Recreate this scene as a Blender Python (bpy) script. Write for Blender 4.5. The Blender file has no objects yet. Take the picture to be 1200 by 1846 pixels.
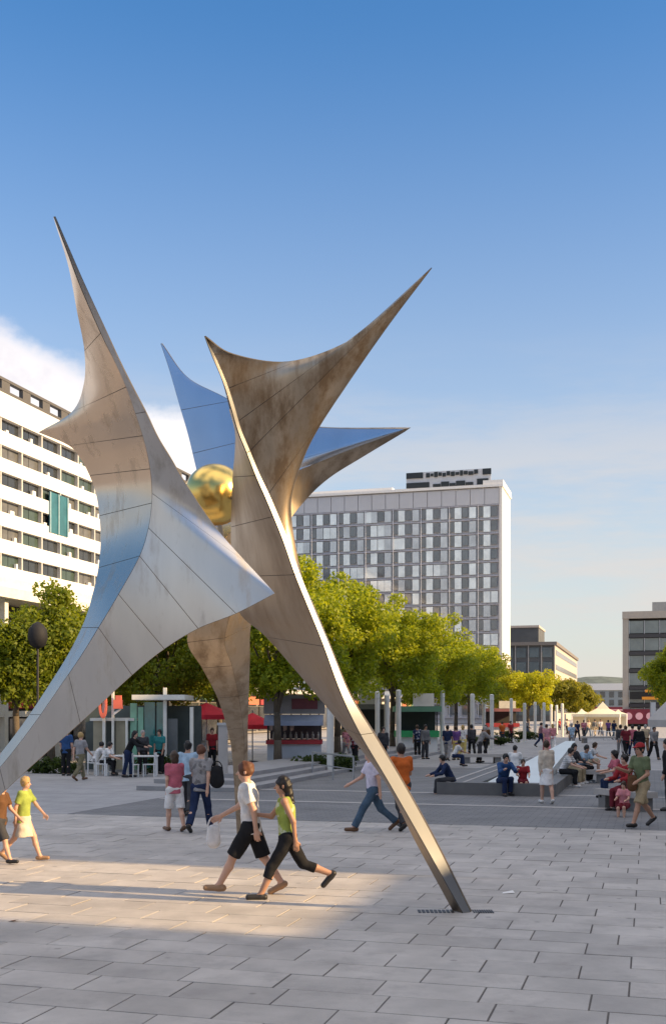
import bpy, bmesh, math, random
import numpy as np
from mathutils import Vector, Matrix
random.seed(7); rng = np.random.default_rng(7)
C = bpy.context.scene.collection
scene = bpy.context.scene
R = math.radians

# ------------------------------------------------------------------ camera
FPX, HOR, CX, HCAM = 2000.0, 1285.0, 600.0, 2.3      # focal length in photo pixels, horizon row, eye height
cam = bpy.data.cameras.new('camera'); cam_o = bpy.data.objects.new('camera', cam); C.objects.link(cam_o)
cam_o.location = (0, 0, HCAM); cam_o.rotation_euler = (R(90), 0, 0)
cam.sensor_fit = 'HORIZONTAL'; cam.sensor_width = 36; cam.lens = 36*FPX/1200
cam.shift_y = (HOR-923)/1200; cam.clip_end = 6000; cam.clip_start = .1
scene.camera = cam_o

# ------------------------------------------------------------------ light
SUN_AZ = Vector((.956, -.290, 0)).normalized(); SUN_EL = R(24)
sl = bpy.data.lights.new('sun', 'SUN'); so = bpy.data.objects.new('sun', sl); C.objects.link(so)
sl.energy = 3.9; sl.angle = R(.6); sl.color = (1, .70, .37)
sdir = Vector((SUN_AZ.x*math.cos(SUN_EL), SUN_AZ.y*math.cos(SUN_EL), math.sin(SUN_EL)))
so.rotation_euler = sdir.to_track_quat('Z', 'Y').to_euler(); so.location = (60, -20, 60)
world = bpy.data.worlds.new('World'); scene.world = world; world.use_nodes = True
SKY_STRENGTH = .15
def build_world():
    nt = world.node_tree; nt.nodes.clear(); N = nt.nodes.new; L = nt.links.new
    out = N('ShaderNodeOutputWorld'); bg = N('ShaderNodeBackground'); bg.inputs[1].default_value = SKY_STRENGTH
    sky = N('ShaderNodeTexSky'); sky.sky_type = 'NISHITA'; sky.sun_disc = False
    sky.sun_elevation = SUN_EL; sky.sun_rotation = math.atan2(SUN_AZ.x, SUN_AZ.y)
    sky.air_density = 1.0; sky.dust_density = .6; sky.ozone_density = 3.0; sky.altitude = 100
    tc = N('ShaderNodeTexCoord'); sep = N('ShaderNodeSeparateXYZ'); L(tc.outputs['Generated'], sep.inputs[0])
    def M(op, a, b=None, c=None):
        n = N('ShaderNodeMath'); n.operation = op
        for i, x in enumerate((a, b, c)):
            if x is None: continue
            if isinstance(x, (int, float)): n.inputs[i].default_value = x
            else: L(x, n.inputs[i])
        return n.outputs[0]
    def ramp(x, a, b, va=0., vb=1.):
        n = N('ShaderNodeMapRange'); n.interpolation_type = 'SMOOTHSTEP'; n.clamp = True
        L(x, n.inputs[0]); n.inputs[1].default_value = a; n.inputs[2].default_value = b
        n.inputs[3].default_value = va; n.inputs[4].default_value = vb
        return n.outputs[0]
    el = sep.outputs[2]; az = N('ShaderNodeMath'); az.operation = 'ARCTAN2'
    L(sep.outputs[0], az.inputs[0]); L(sep.outputs[1], az.inputs[1]); az = az.outputs[0]
    def noise(scale, detail, rough, off=(0, 0, 0), sc=(1, 1, 1)):
        mp = N('ShaderNodeMapping'); mp.inputs['Location'].default_value = off; mp.inputs['Scale'].default_value = sc
        L(tc.outputs['Generated'], mp.inputs[0]); n = N('ShaderNodeTexNoise')
        n.inputs['Scale'].default_value = scale; n.inputs['Detail'].default_value = detail; n.inputs['Roughness'].default_value = rough
        L(mp.outputs[0], n.inputs[0]); return n.outputs[0]
    hs = N('ShaderNodeHueSaturation'); hs.inputs['Saturation'].default_value = 1.22; hs.inputs['Value'].default_value = .68
    L(sky.outputs[0], hs.inputs['Color'])
    def mix(f, a, c):
        n = N('ShaderNodeMix'); n.data_type = 'RGBA'
        for sock, x in ((n.inputs[0], f), (n.inputs[6], a), (n.inputs[7], c)):
            if isinstance(x, tuple): sock.default_value = (*x, 1)
            elif isinstance(x, (int, float)): sock.default_value = x
            else: L(x, sock)
        return n.outputs[2]
    # pale veil thickening towards the horizon
    veil = M('POWER', M('MAXIMUM', M('SUBTRACT', 1., M('DIVIDE', M('MAXIMUM', el, 0.), .54)), 0.), 1.35)
    col = mix(M('MULTIPLY', veil, .96), hs.outputs[0], (2.22, 2.15, 1.98))
    # thin cloud streaks stretched along the horizon, thickest low down
    n1 = noise(3.0, 9, .62, (2.3, .4, .75), (1, 1, 6.0))
    cir = M('MULTIPLY', ramp(n1, .36, .62), ramp(el, .34, .14))
    col = mix(M('MULTIPLY', cir, .75), col, (2.4, 2.22, 2.1))
    # bright broken cloud, unseen above the view, added to fill the shade with light
    pl = N('ShaderNodeCombineXYZ'); dz = M('ADD', M('MAXIMUM', el, 0.), .18)
    L(M('DIVIDE', sep.outputs[0], dz), pl.inputs[0]); L(M('DIVIDE', sep.outputs[1], dz), pl.inputs[1])
    n3 = N('ShaderNodeTexNoise'); n3.inputs['Scale'].default_value = 1.5; n3.inputs['Detail'].default_value = 7; n3.inputs['Roughness'].default_value = .55
    L(pl.outputs[0], n3.inputs[0])
    fill_cloud = M('MULTIPLY', ramp(n3.outputs[0], .36, .60), ramp(el, .54, .74))
    col = mix(M('MULTIPLY', fill_cloud, .85), col, FILL_CLOUD)
    # a billowing bank low on the left
    n2 = noise(8, 8, .6, (.3, 2.1, .9), (1, 1, 1.4))
    edge = M('ADD', M('MULTIPLY', M('SUBTRACT', n2, .5), .11), el)
    lim = M('MULTIPLY', M('MULTIPLY', ramp(az, -.34, -.13, .322, .262), ramp(az, -.125, -.05, 1., 0.)), ramp(az, -1.5, -1.0))
    cum = ramp(M('SUBTRACT', lim, edge), -.010, .020)
    ccol = mix(ramp(n2, .36, .58), (2.9, 2.8, 2.95), (3.9, 3.65, 3.5))
    col = mix(cum, col, ccol)
    L(col, bg.inputs[0]); L(bg.outputs[0], out.inputs[0])
FILL_CLOUD = (5.6, 5.15, 4.75)
build_world()
vs = scene.view_settings
vs.view_transform = 'Standard'; vs.look = 'None'; vs.exposure = 1.12; vs.gamma = 1; vs.use_curve_mapping = False

# ------------------------------------------------------------------ frames of reference
STA = math.atan(.285)                        # the street runs this far right of the view axis
SA, CA = math.sin(STA), math.cos(STA)
def S(u, v, z=0.): return Vector((u*SA+v*CA, u*CA-v*SA, z))      # u along the street, v to its right
def UV(p): return (p[0]*SA+p[1]*CA, p[0]*CA-p[1]*SA)
def P(px, py, Y): return Vector(((px-CX)/FPX*Y, Y, HCAM+(HOR-py)/FPX*Y))
def GY(px, Y): return Vector(((px-CX)/FPX*Y, Y, 0))
def G(px, py): return GY(px, FPX*HCAM/(py-HOR))
def proj(p): return (CX+FPX*p[0]/p[1], HOR-FPX*(p[2]-HCAM)/p[1])

# ------------------------------------------------------------------ materials
MATS = {}
def mat(name, col, rough=.6, metal=0., var=.12, vscale=3., bump=.0, bscale=40., ior=1.45, rnd=0., spec=.5, coords='pos', stretch=(1, 1, 1), alpha=1., trans=0., dirt=None, spots=False):
    if name in MATS: return MATS[name]
    m = bpy.data.materials.new(name); m.use_nodes = True; MATS[name] = m
    nt = m.node_tree; b = nt.nodes['Principled BSDF']; N = nt.nodes.new; L = nt.links.new
    b.inputs['Roughness'].default_value = rough; b.inputs['Metallic'].default_value = metal
    b.inputs['IOR'].default_value = ior; b.inputs['Specular IOR Level'].default_value = spec
    b.inputs['Transmission Weight'].default_value = trans
    if coords == 'pos': src = N('ShaderNodeNewGeometry').outputs['Position']
    else: src = N('ShaderNodeTexCoord').outputs['Object']
    mp = N('ShaderNodeMapping'); mp.inputs['Scale'].default_value = stretch; L(src, mp.inputs[0])
    n = N('ShaderNodeTexNoise'); n.inputs['Scale'].default_value = vscale; n.inputs['Detail'].default_value = 6; n.inputs['Roughness'].default_value = .62
    L(mp.outputs[0], n.inputs[0])
    mr = N('ShaderNodeMapRange'); mr.inputs[1].default_value = .25; mr.inputs[2].default_value = .75
    mr.inputs[3].default_value = 1-var; mr.inputs[4].default_value = 1+var; L(n.outputs[0], mr.inputs[0])
    val = mr.outputs[0]
    if rnd:
        oi = N('ShaderNodeObjectInfo'); gi = N('ShaderNodeNewGeometry')
        ad = N('ShaderNodeMath'); ad.operation = 'ADD'; L(oi.outputs['Random'], ad.inputs[0]); L(gi.outputs['Random Per Island'], ad.inputs[1])
        fr = N('ShaderNodeMath'); fr.operation = 'FRACT'; L(ad.outputs[0], fr.inputs[0])
        r2 = N('ShaderNodeMapRange'); r2.inputs[3].default_value = 1-rnd; r2.inputs[4].default_value = 1+rnd; L(fr.outputs[0], r2.inputs[0])
        mu = N('ShaderNodeMath'); mu.operation = 'MULTIPLY'; L(val, mu.inputs[0]); L(r2.outputs[0], mu.inputs[1]); val = mu.outputs[0]
    vm = N('ShaderNodeVectorMath'); vm.operation = 'SCALE'; vm.inputs[0].default_value = col[:3]; L(val, vm.inputs['Scale'])
    colout = vm.outputs[0]
    if spots:                                  # trodden-in gum and small stains
        vo = N('ShaderNodeTexVoronoi'); vo.inputs['Scale'].default_value = 1.9; L(mp.outputs[0], vo.inputs[0])
        sr = N('ShaderNodeMapRange'); sr.inputs[1].default_value = .045; sr.inputs[2].default_value = .085; sr.inputs[3].default_value = .62; sr.inputs[4].default_value = 1.; L(vo.outputs['Distance'], sr.inputs[0])
        n4 = N('ShaderNodeTexNoise'); n4.inputs['Scale'].default_value = .35; n4.inputs['Detail'].default_value = 5; L(mp.outputs[0], n4.inputs[0])
        m4 = N('ShaderNodeMapRange'); m4.inputs[1].default_value = .3; m4.inputs[2].default_value = .7; m4.inputs[3].default_value = .84; m4.inputs[4].default_value = 1.08; L(n4.outputs[0], m4.inputs[0])
        mm4 = N('ShaderNodeMath'); mm4.operation = 'MULTIPLY'; L(sr.outputs[0], mm4.inputs[0]); L(m4.outputs[0], mm4.inputs[1])
        v4 = N('ShaderNodeVectorMath'); v4.operation = 'SCALE'; L(colout, v4.inputs[0]); L(mm4.outputs[0], v4.inputs['Scale']); colout = v4.outputs[0]
    if dirt:                                   # blotches of dirt with a shape of their own
        dn = N('ShaderNodeTexNoise'); dn.inputs['Scale'].default_value = dirt[1]; dn.inputs['Detail'].default_value = 8; dn.inputs['Roughness'].default_value = .7
        L(mp.outputs[0], dn.inputs[0])
        dr = N('ShaderNodeMapRange'); dr.inputs[1].default_value = dirt[2]; dr.inputs[2].default_value = dirt[3]; L(dn.outputs[0], dr.inputs[0])
        mx = N('ShaderNodeMix'); mx.data_type = 'RGBA'; L(dr.outputs[0], mx.inputs[0]); L(colout, mx.inputs[6]); mx.inputs[7].default_value = (*dirt[0], 1)
        colout = mx.outputs[2]
        ra = N('ShaderNodeMapRange'); ra.inputs[3].default_value = rough; ra.inputs[4].default_value = min(1, rough+.18); L(dr.outputs[0], ra.inputs[0]); L(ra.outputs[0], b.inputs['Roughness'])
    L(colout, b.inputs['Base Color'])
    if bump:
        bn = N('ShaderNodeTexNoise'); bn.inputs['Scale'].default_value = bscale; bn.inputs['Detail'].default_value = 4; L(mp.outputs[0], bn.inputs[0])
        bp = N('ShaderNodeBump'); bp.inputs['Strength'].default_value = bump; bp.inputs['Distance'].default_value = .02
        L(bn.outputs[0], bp.inputs['Height']); L(bp.outputs[0], b.inputs['Normal'])
    return m
def leafmat(name, col, col2):
    m = bpy.data.materials.new(name); m.use_nodes = True; nt = m.node_tree; b = nt.nodes['Principled BSDF']; N = nt.nodes.new; L = nt.links.new
    gi = N('ShaderNodeNewGeometry'); mx = N('ShaderNodeMix'); mx.data_type = 'RGBA'
    L(gi.outputs['Random Per Island'], mx.inputs[0]); mx.inputs[6].default_value = (*col, 1); mx.inputs[7].default_value = (*col2, 1)
    L(mx.outputs[2], b.inputs['Base Color']); b.inputs['Roughness'].default_value = .55; b.inputs['Specular IOR Level'].default_value = .35
    tr = N('ShaderNodeBsdfTranslucent'); sc = N('ShaderNodeVectorMath'); sc.operation = 'MULTIPLY'; L(mx.outputs[2], sc.inputs[0]); sc.inputs[1].default_value = (1.7, 1.55, .6)
    L(sc.outputs[0], tr.inputs[0]); ms = N('ShaderNodeMixShader'); ms.inputs[0].default_value = .5
    out = nt.nodes['Material Output']; L(b.outputs[0], ms.inputs[1]); L(tr.outputs[0], ms.inputs[2]); L(ms.outputs[0], out.inputs[0])
    return m
def bricky(name, c1, c2, mortar, sx, sy, rough=.75, rot=0., msize=.012):
    m = bpy.data.materials.new(name); m.use_nodes = True; nt = m.node_tree; b = nt.nodes['Principled BSDF']; N = nt.nodes.new; L = nt.links.new
    g = N('ShaderNodeNewGeometry'); mp = N('ShaderNodeMapping'); mp.inputs['Rotation'].default_value = (0, 0, rot); L(g.outputs['Position'], mp.inputs[0])
    br = N('ShaderNodeTexBrick'); L(mp.outputs[0], br.inputs[0]); br.inputs['Color1'].default_value = (*c1, 1); br.inputs['Color2'].default_value = (*c2, 1); br.inputs['Mortar'].default_value = (*mortar, 1)
    br.inputs['Scale'].default_value = 1; br.inputs['Brick Width'].default_value = sx; br.inputs['Row Height'].default_value = sy; br.inputs['Mortar Size'].default_value = msize
    n = N('ShaderNodeTexNoise'); n.inputs['Scale'].default_value = .9; n.inputs['Detail'].default_value = 8; L(g.outputs['Position'], n.inputs[0])
    mr = N('ShaderNodeMapRange'); mr.inputs[1].default_value = .25; mr.inputs[2].default_value = .75; mr.inputs[3].default_value = .78; mr.inputs[4].default_value = 1.18; L(n.outputs[0], mr.inputs[0])
    vm = N('ShaderNodeVectorMath'); vm.operation = 'SCALE'; L(br.outputs[0], vm.inputs[0]); L(mr.outputs[0], vm.inputs['Scale']); L(vm.outputs[0], b.inputs['Base Color'])
    b.inputs['Roughness'].default_value = rough
    return m

# ------------------------------------------------------------------ mesh building
class MB:
    def __init__(s): s.v = []; s.f = []; s.mi = []
    def add(s, vs, fs, mi=0):
        o = len(s.v); s.v += [tuple(x) for x in vs]; s.f += [tuple(i+o for i in f) for f in fs]; s.mi += [mi]*len(fs); return s
    def box(s, x0, x1, y0, y1, z0, z1, mi=0):
        v = [(x, y, z) for z in (z0, z1) for y in (y0, y1) for x in (x0, x1)]
        return s.add(v, [(0, 2, 3, 1), (4, 5, 7, 6), (0, 1, 5, 4), (2, 6, 7, 3), (0, 4, 6, 2), (1, 3, 7, 5)], mi)
    def bar(s, a, b, r0, r1=None, n=8, mi=0):
        a = Vector(a); b = Vector(b); r1 = r0 if r1 is None else r1
        d = (b-a).normalized(); x = d.orthogonal().normalized(); y = d.cross(x)
        vs = [c+(x*math.cos(t)+y*math.sin(t))*r for c, r in ((a, r0), (b, r1)) for t in [2*math.pi*i/n for i in range(n)]]
        fs = [(i, (i+1) % n, n+(i+1) % n, n+i) for i in range(n)]+[tuple(range(n))[::-1], tuple(range(n, 2*n))]
        return s.add(vs, fs, mi)
    def tube(s, pts, rs, n=8, mi=0):
        for i in range(len(pts)-1): s.bar(pts[i], pts[i+1], rs[i], rs[i+1], n, mi)
        return s
    def lathe(s, prof, n=16, c=(0, 0, 0), mi=0):
        vs = []; fs = []; m = len(prof)
        for r, z in prof: vs += [(c[0]+r*math.cos(2*math.pi*i/n), c[1]+r*math.sin(2*math.pi*i/n), c[2]+z) for i in range(n)]
        for k in range(m-1):
            for i in range(n): fs.append((k*n+i, k*n+(i+1) % n, (k+1)*n+(i+1) % n, (k+1)*n+i))
        fs += [tuple(range(n))[::-1], tuple(range((m-1)*n, m*n))]
        return s.add(vs, fs, mi)
    def mesh(s, name, m, smooth=False):
        me = bpy.data.meshes.new(name); me.from_pydata(s.v, [], s.f); me.update()
        for x in (m if isinstance(m, (list, tuple)) else [m]): me.materials.append(x)
        if any(s.mi): me.polygons.foreach_set('material_index', s.mi)
        if smooth: me.polygons.foreach_set('use_smooth', [True]*len(s.f))
        return me
    def build(s, name, m, parent=None, smooth=False, **k): return ob(name, s.mesh(name, m, smooth), parent, **k)
def ob(name, me, parent=None, loc=(0, 0, 0), rz=0., label=None, kind=None):
    o = bpy.data.objects.new(name, me); C.objects.link(o); o.location = loc; o.rotation_euler = (0, 0, rz)
    if parent: o.parent = parent
    if label: o['label'] = label
    if kind: o['kind'] = kind
    return o
def tag(o, label, cat, group=None):
    o['label'] = label; o['category'] = cat
    if group: o['group'] = group
    return o
def thing(name, label, cat, loc=(0, 0, 0), rz=0., group=None):
    return tag(ob(name, None, None, loc, rz), label, cat, group)
def copy_tree(o, parent=None):
    c = o.copy(); C.objects.link(c)
    if parent: c.parent = parent
    for ch in list(o.children): copy_tree(ch, c)
    return c

# plain materials
paint_white = mat('white_paint', (.78, .76, .72), .5, var=.05)
stone_light = mat('light_stone', (.42, .39, .36), .7, var=.14, vscale=2, bump=.15)
dark_metal = mat('dark_metal', (.04, .04, .045), .45, metal=.6)
grey_metal = mat('grey_metal', (.45, .46, .47), .4, metal=.7)
glass_dark = mat('dark_glass', (.03, .035, .04), .06, ior=1.9, var=.25, vscale=.3)
bark = mat('bark', (.11, .085, .06), .9, var=.3, vscale=6, bump=.5, bscale=20)

# ------------------------------------------------------------------ ground
b = MB(); b.box(-2600, 2600, -600, 4200, -.5, -.07)
ob('ground', b.mesh('ground', bricky('far_paving', (.36, .345, .335), (.32, .31, .30), (.22, .22, .215), 1.2, .8, rot=STA)), kind='structure')
def sheet(name, u0, u1, v0, v1, z0, z1, m):
    q = MB(); vs = [S(u, v, z) for z in (z0, z1) for u in (u0, u1) for v in (v0, v1)]
    q.add(vs, [(0, 2, 3, 1), (4, 5, 7, 6), (0, 1, 5, 4), (2, 6, 7, 3), (0, 4, 6, 2), (1, 3, 7, 5)])
    return ob(name, q.mesh(name, m), kind='structure')
DARKP = bricky('dark_setts', (.20, .195, .19), (.165, .16, .158), (.10, .10, .10), .34, .17, rot=STA, msize=.01)
MIDP = bricky('mid_paving', (.36, .345, .335), (.32, .31, .30), (.22, .22, .215), .9, .5, rot=STA)
U1 = 22.55                                           # far edge of the big slabs
sheet('dark_paving', U1+.02, 46, -12.7, 14, -.06, 0., DARKP)
sheet('light_paving', U1+.02, 62, -34, -12.72, -.06, -.002, MIDP)
sheet('street_paving', 46.02, 160, -12.7, 14, -.06, -.004, MIDP)
for i, uu in enumerate((27.2, 31.2)):                # pale drain strips across the dark setts
    sheet('paving_strip', uu, uu+.28, -12.6, 14, 0.003, .007, stone_light)
# big slabs: the nearest 300 in view one by one, the rest joined
slab_m = mat('slab_stone', (.455, .418, .378), .62, var=.2, vscale=1.6, bump=.22, bscale=60, rnd=.09, spots=True, dirt=((.30, .275, .255), 1.7, .50, .80))
joint_m = mat('joint_sand', (.12, .108, .098), .95, var=.2)
root = sheet('plaza_paving', -6, U1, -30, 16, -.068, -.007, joint_m)
PU, PV, GAP = .51, .86, .015
def slab_mesh(w, d, dz=0.):
    q = MB(); c = .003; h = .045
    x, y = w/2, d/2
    q.add([(-x, -y, -h), (x, -y, -h), (x, y, -h), (-x, y, -h), (-x, -y, -c), (x, -y, -c), (x, y, -c), (-x, y, -c), (-x+c, -y+c, 0), (x-c, -y+c, 0), (x-c, y-c, 0), (-x+c, y-c, 0)],
          [(0, 1, 5, 4), (1, 2, 6, 5), (2, 3, 7, 6), (3, 0, 4, 7), (4, 5, 9, 8), (5, 6, 10, 9), (6, 7, 11, 10), (7, 4, 8, 11), (8, 9, 10, 11)])
    return q
slab_me = [slab_mesh(PV-GAP, PU-GAP).mesh('paving_slab', slab_m)]
slabs = []
row = 0; u = U1-PU/2
while u > -5.5:
    off = (row % 2)*.43+random.choice((0., .0, .14, -.14))+.1
    v = -29.5+off
    while v < 15.5:
        p = S(u, v, 0)
        vis = p.y > 1 and -60 < proj(p)[0] < 1260 and proj(p)[1] < 1900
        slabs.append((p.length if vis else 1e3+p.length, u, v, vis)); v += PV
    u -= PU; row += 1
slabs.sort()
rest = MB()
for k, (d, u, v, vis) in enumerate(slabs):
    p = S(u, v, random.uniform(-.004, .002))
    if k < 298 and vis:
        ob('paving_slab', slab_me[0], root, p, -STA+random.uniform(-.003, .003))
    else:
        q = slab_mesh(PV-GAP, PU-GAP); cs, sn = math.cos(-STA), math.sin(-STA)
        rest.add([(p.x+x*cs-y*sn, p.y+x*sn+y*cs, p.z+z) for x, y, z in q.v], q.f)
rest.build('paving_slab_field', slab_m, root, kind='stuff')
# low steps beside the trees, pool with stone surround
for i in range(3):
    sheet('stone_step', 30+i*1.2, 95, -14.6-.0, -11.2-i*.55, .001+.0, .0+.13*(i+1), mat('step_stone', (.30, .29, .285), .75, var=.15))
# hill far behind the street
hb = MB(); n = 40
hv = []
for i in range(n+1):
    t = i/n; x = -300+1500*t; h = 95+18*math.sin(t*9)+9*math.sin(t*31+1)
    hv += [(x, 2500, -1), (x, 2650, h*.75), (x, 2800, h), (x, 3200, -1)]
hb.add(hv, [(i*4+j, (i+1)*4+j, (i+1)*4+j+1, i*4+j+1) for i in range(n) for j in range(3)])
ob('hill', hb.mesh('hill', mat('hill_woods', (.11, .135, .12), .95, var=.45, vscale=.05)), kind='structure')

# ------------------------------------------------------------------ buildings
def at(u, v, rz=None): return dict(loc=S(u, v), rz=-STA)
# --- long white balcony block, left
def balcony_block():
    U0, U2, V = 84., 203., -67.
    t = thing('apartment_block', 'long white block with continuous balcony bands on the left behind the sculpture', 'building', S(0, 0), -STA)
    wh = mat('balcony_white', (.80, .78, .74), .55, var=.05, vscale=.4)
    inner = mat('recess_wall', (.30, .27, .23), .8, var=.15); 
    fl, z0, nf = 2.92, 8.2, 9
    top = z0+nf*fl-.35
    b = MB(); b.box(V-14, V-.62, U0, U2, 0, top+.3); b.build('wall', inner, t)
    b = MB(); b.box(V-14.4, V+.1, U0-.3, U2+.3, top, top+2.7); b.build('roof_parapet', wh, t)
    for k in range(nf):
        b = MB(); b.box(V-.6, V, U0, U2, z0+k*fl-.35, z0+k*fl+1.16); b.build('balcony_band', wh, t)
    # roof frame with square openings
    b = MB(); zt = top+4.35
    b.box(V-.5, V+.1, U0, U2, zt-.3, zt); b.box(V-.5, V+.1, U0, U2, top+2.71, top+3.05)
    y = U0
    while y < U2: b.box(V-.45, V+.05, y, y+1.6, top+3.05, zt-.3); y += 4.2
    b.build('roof_frame', mat('roof_frame_grey', (.095, .092, .09), .7), t)
    # windows and dividers: one bay every 4.2 m
    bay = 4.2; nb = int((U2-U0)/bay)
    gm = [mat('recess_glass', (.035, .04, .045), .1, ior=1.6, var=.3, vscale=.5), mat('recess_glass_green', (.05, .075, .06), .1, ior=1.6, var=.3, vscale=.5), mat('curtained_glass', (.12, .12, .115), .25, var=.3, vscale=.8)]
    wm = []
    for g in gm:
        q = MB(); q.box(-.06, 0, .1, 1.95, 1.18, 2.54); q.box(-.06, 0, 2.05, 3.95, 1.18, 2.54); wm.append(q.mesh('window', g))
    q = MB(); q.box(-.5, -.04, -.12, .12, 1.16, 2.57); dm = q.mesh('divider', mat('divider_grey', (.5, .49, .46), .6))
    for k in range(nf):
        for i in range(nb):
            r = random.random(); me = wm[0 if r < .5 else 1 if r < .75 else 2]
            ob('window', me, t, (V-.5, U0+i*bay+.05, z0+k*fl))
    for k in range(nf):
        for i in range(nb+1):
            ob('divider', dm, t, (V, min(U0+i*bay, U2-.2), z0+k*fl))
    # chairs and boxes on balconies read as small pale shapes above the bands
    q = MB()
    for k in range(nf):
        for i in range(nb):
            if random.random() < .6:
                x = U0+i*bay+random.uniform(.4, 3.4); q.box(V-.4, V-.1, x, x+random.uniform(.3, .8), z0+k*fl+1.14, z0+k*fl+1.25+random.uniform(.2, .6))
    q.build('balcony_furniture', paint_white, t, kind='stuff')
    # teal glazed bay two storeys high
    gx = 114.9
    b = MB(); b.box(V-.05, V+.09, gx, gx+4.0, 23.3, 28.0); g = b.build('glazed_bay', mat('teal_glass', (.03, .13, .16), .1, ior=1.6, var=.3, vscale=.6), t)
    b = MB()
    for y in (gx-.1, gx+1.8, gx+3.9): b.box(V+.1, V+.2, y, y+.22, 23.3, 28.0)
    b.build('bay_frame', mat('pale_teal_frame', (.25, .38, .42), .4), t)
    # ground floor
    b = MB(); b.box(V-1.4, V-1.3, U0, U2, .2, 7.2); b.build('shop_glazing', glass_dark, t)
    b = MB(); b.box(V-1.6, V+2.5, U0, U2, 7.3, 7.9); b.build('canopy', wh, t)
    q = MB(); q.bar((0, 0, 0), (0, 0, 7.3), .22, n=12); cm = q.mesh('column', paint_white)
    for i in range(12): ob('column', cm, t, (V+1.8, U0+4+i*9.5, 0))
balcony_block()

# --- hotel slab closing the view
def hotel():
    uF, vR = 233.0, -29.6
    W, H = 92., 50.2
    t = thing('hotel_tower', 'tall grey gridded hotel slab with a sunlit white end wall behind the trees', 'building', S(uF, vR), -STA)
    grey = mat('facade_grey', (.46, .465, .49), .6, var=.1, vscale=.2)
    light = mat('facade_pale', (.52, .52, .53), .55, var=.06, vscale=.2)
    endm = mat('end_wall_white', (.74, .70, .64), .65, var=.06, vscale=.15)
    b = MB(); b.box(-W, -.6, .3, 14, 0, H-4); b.build('wall', grey, t)
    b = MB(); b.box(-.6, 0, -.2, 14.2, 0, H); b.build('end_wall', endm, t)
    b = MB(); b.box(-W, -.6, .25, 14, H-4, H-.6)
    b.build('roof_parapet', light, t)
    bm_ = MB(); bm_.box(0, 2.93, -.12, .2, 0, 3.3); pm = bm_.mesh('cladding_panel', light)
    for i in range(30): ob('cladding_panel', pm, t, (-3.62-i*3.05, 0, H-4.1))
    b = MB(); b.box(-W, .25, -.5, 14.5, H-.55, H); b.box(-W, -24, 2, 10, H, H+1.0); b.box(-4.0, .2, -.3, 14.3, H, H+.9); b.build('roof', paint_white, t)
    # storeys
    fh, nfl = 2.98, 15
    ztop = H-4.25
    wd = MB(); wd.box(0, 1.28, -.03, .1, .62, 2.62)
    me_d = wd.mesh('window', mat('hotel_glass_dark', (.115, .13, .14), .07, ior=2.0, var=.35, vscale=.25))
    lt = MB(); lt.box(0, 1.45, -.035, .1, .35, 2.72); me_l = lt.mesh('light_window', mat('hotel_curtain_glass', (.80, .86, .84), .10, ior=2.1, var=.25, vscale=.35))
    md = MB(); md.box(0, 1.45, -.035, .1, .35, 2.72); me_m = md.mesh('light_window', mat('hotel_grey_glass', (.52, .56, .57), .09, ior=2.1, var=.3, vscale=.35))
    mod = 6.1
    nw = nl = 0
    for k in range(nfl):
        z = ztop-(k+1)*fh
        for j in range(9):
            x = -1.0-j*mod
            for c, (dx, kind) in enumerate(((-1.35, 'd'), (-2.95, 'l'), (-4.3, 'd'), (-5.95, 'm'))):
                r = random.random()
                kk = kind
                if j > 3 and kind == 'd' and r < .33: kk = 'l'
                elif kind == 'd' and r < .07: kk = 'l'
                elif kind == 'm': kk = 'l' if r < (.15 if j < 4 else .38) else 'm'
                elif kind == 'l' and r < .12: kk = 'm'
                if kk == 'd':
                    if nw >= 290: continue
                    nw += 1; ob('window', me_d, t, (x+dx, 0, z))
                else:
                    if nl >= 295: continue
                    nl += 1; ob('light_window', me_l if kk == 'l' else me_m, t, (x+dx, 0, z))
    q = MB(); q.box(-W, -.62, -.1, .25, 0, .2); sp = q.mesh('floor_band', mat('floor_band_mauve', (.45, .44, .475), .5))
    for k in range(nfl+1): ob('floor_band', sp, t, (0, 0, ztop-k*fh-.12))
    q = MB(); q.box(-.07, .07, -.22, .2, ztop-nfl*fh, ztop); pl = q.mesh('mullion', mat('mullion_pale', (.62, .62, .64), .4))
    for j in range(15): ob('mullion', pl, t, (-4.05-1.0-j*mod, 0, 0))
    # roof lettering: two rows of dark block characters, worn too small to read
    dk = mat('sign_dark', (.02, .026, .03), .4)
    b = MB()
    for i in range(13): b.bar((-20.4+i*1.46, .8, H+.9), (-20.4+i*1.46, .8, H+3.4), .05, n=6)
    b.build('sign_frame', grey_metal, t)
    b = MB(); b.box(-20.6, -2.4, .5, .62, H+.0, H+3.6); b.build('sign_backing', mat('sign_backing', (.56, .58, .61), .6), t)
    def blk(x0, x1, z0, z1): q = MB(); q.box(x0+2.05, x1+2.05, .2, .45, z0, z1); q.build('sign_letter', dk, t)
    blk(-22.6, -19.0, H+2.3, H+3.5); blk(-6.2, -4.4, H+2.3, H+3.5)
    x = -18.3
    for i, w in enumerate((.8, .55, .75, .65, .7, .7, .8, .75, .6, .8, 1.0, .8)):
        blk(x, x+w, H+2.35+.2*(i % 2), H+3.42-.15*((i+1) % 3)); x += w+.2
    blk(-22.6, -17.6, H+.25, H+1.35); blk(-7.4, -5.0, H+.25, H+1.45)
    x = -16.8
    for i, w in enumerate((1.6, 1.7, 1.2, 1.9, 1.6)): blk(x, x+w, H+.25, H+.85+.4*(i % 2)); x += w+.15
hotel()

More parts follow.
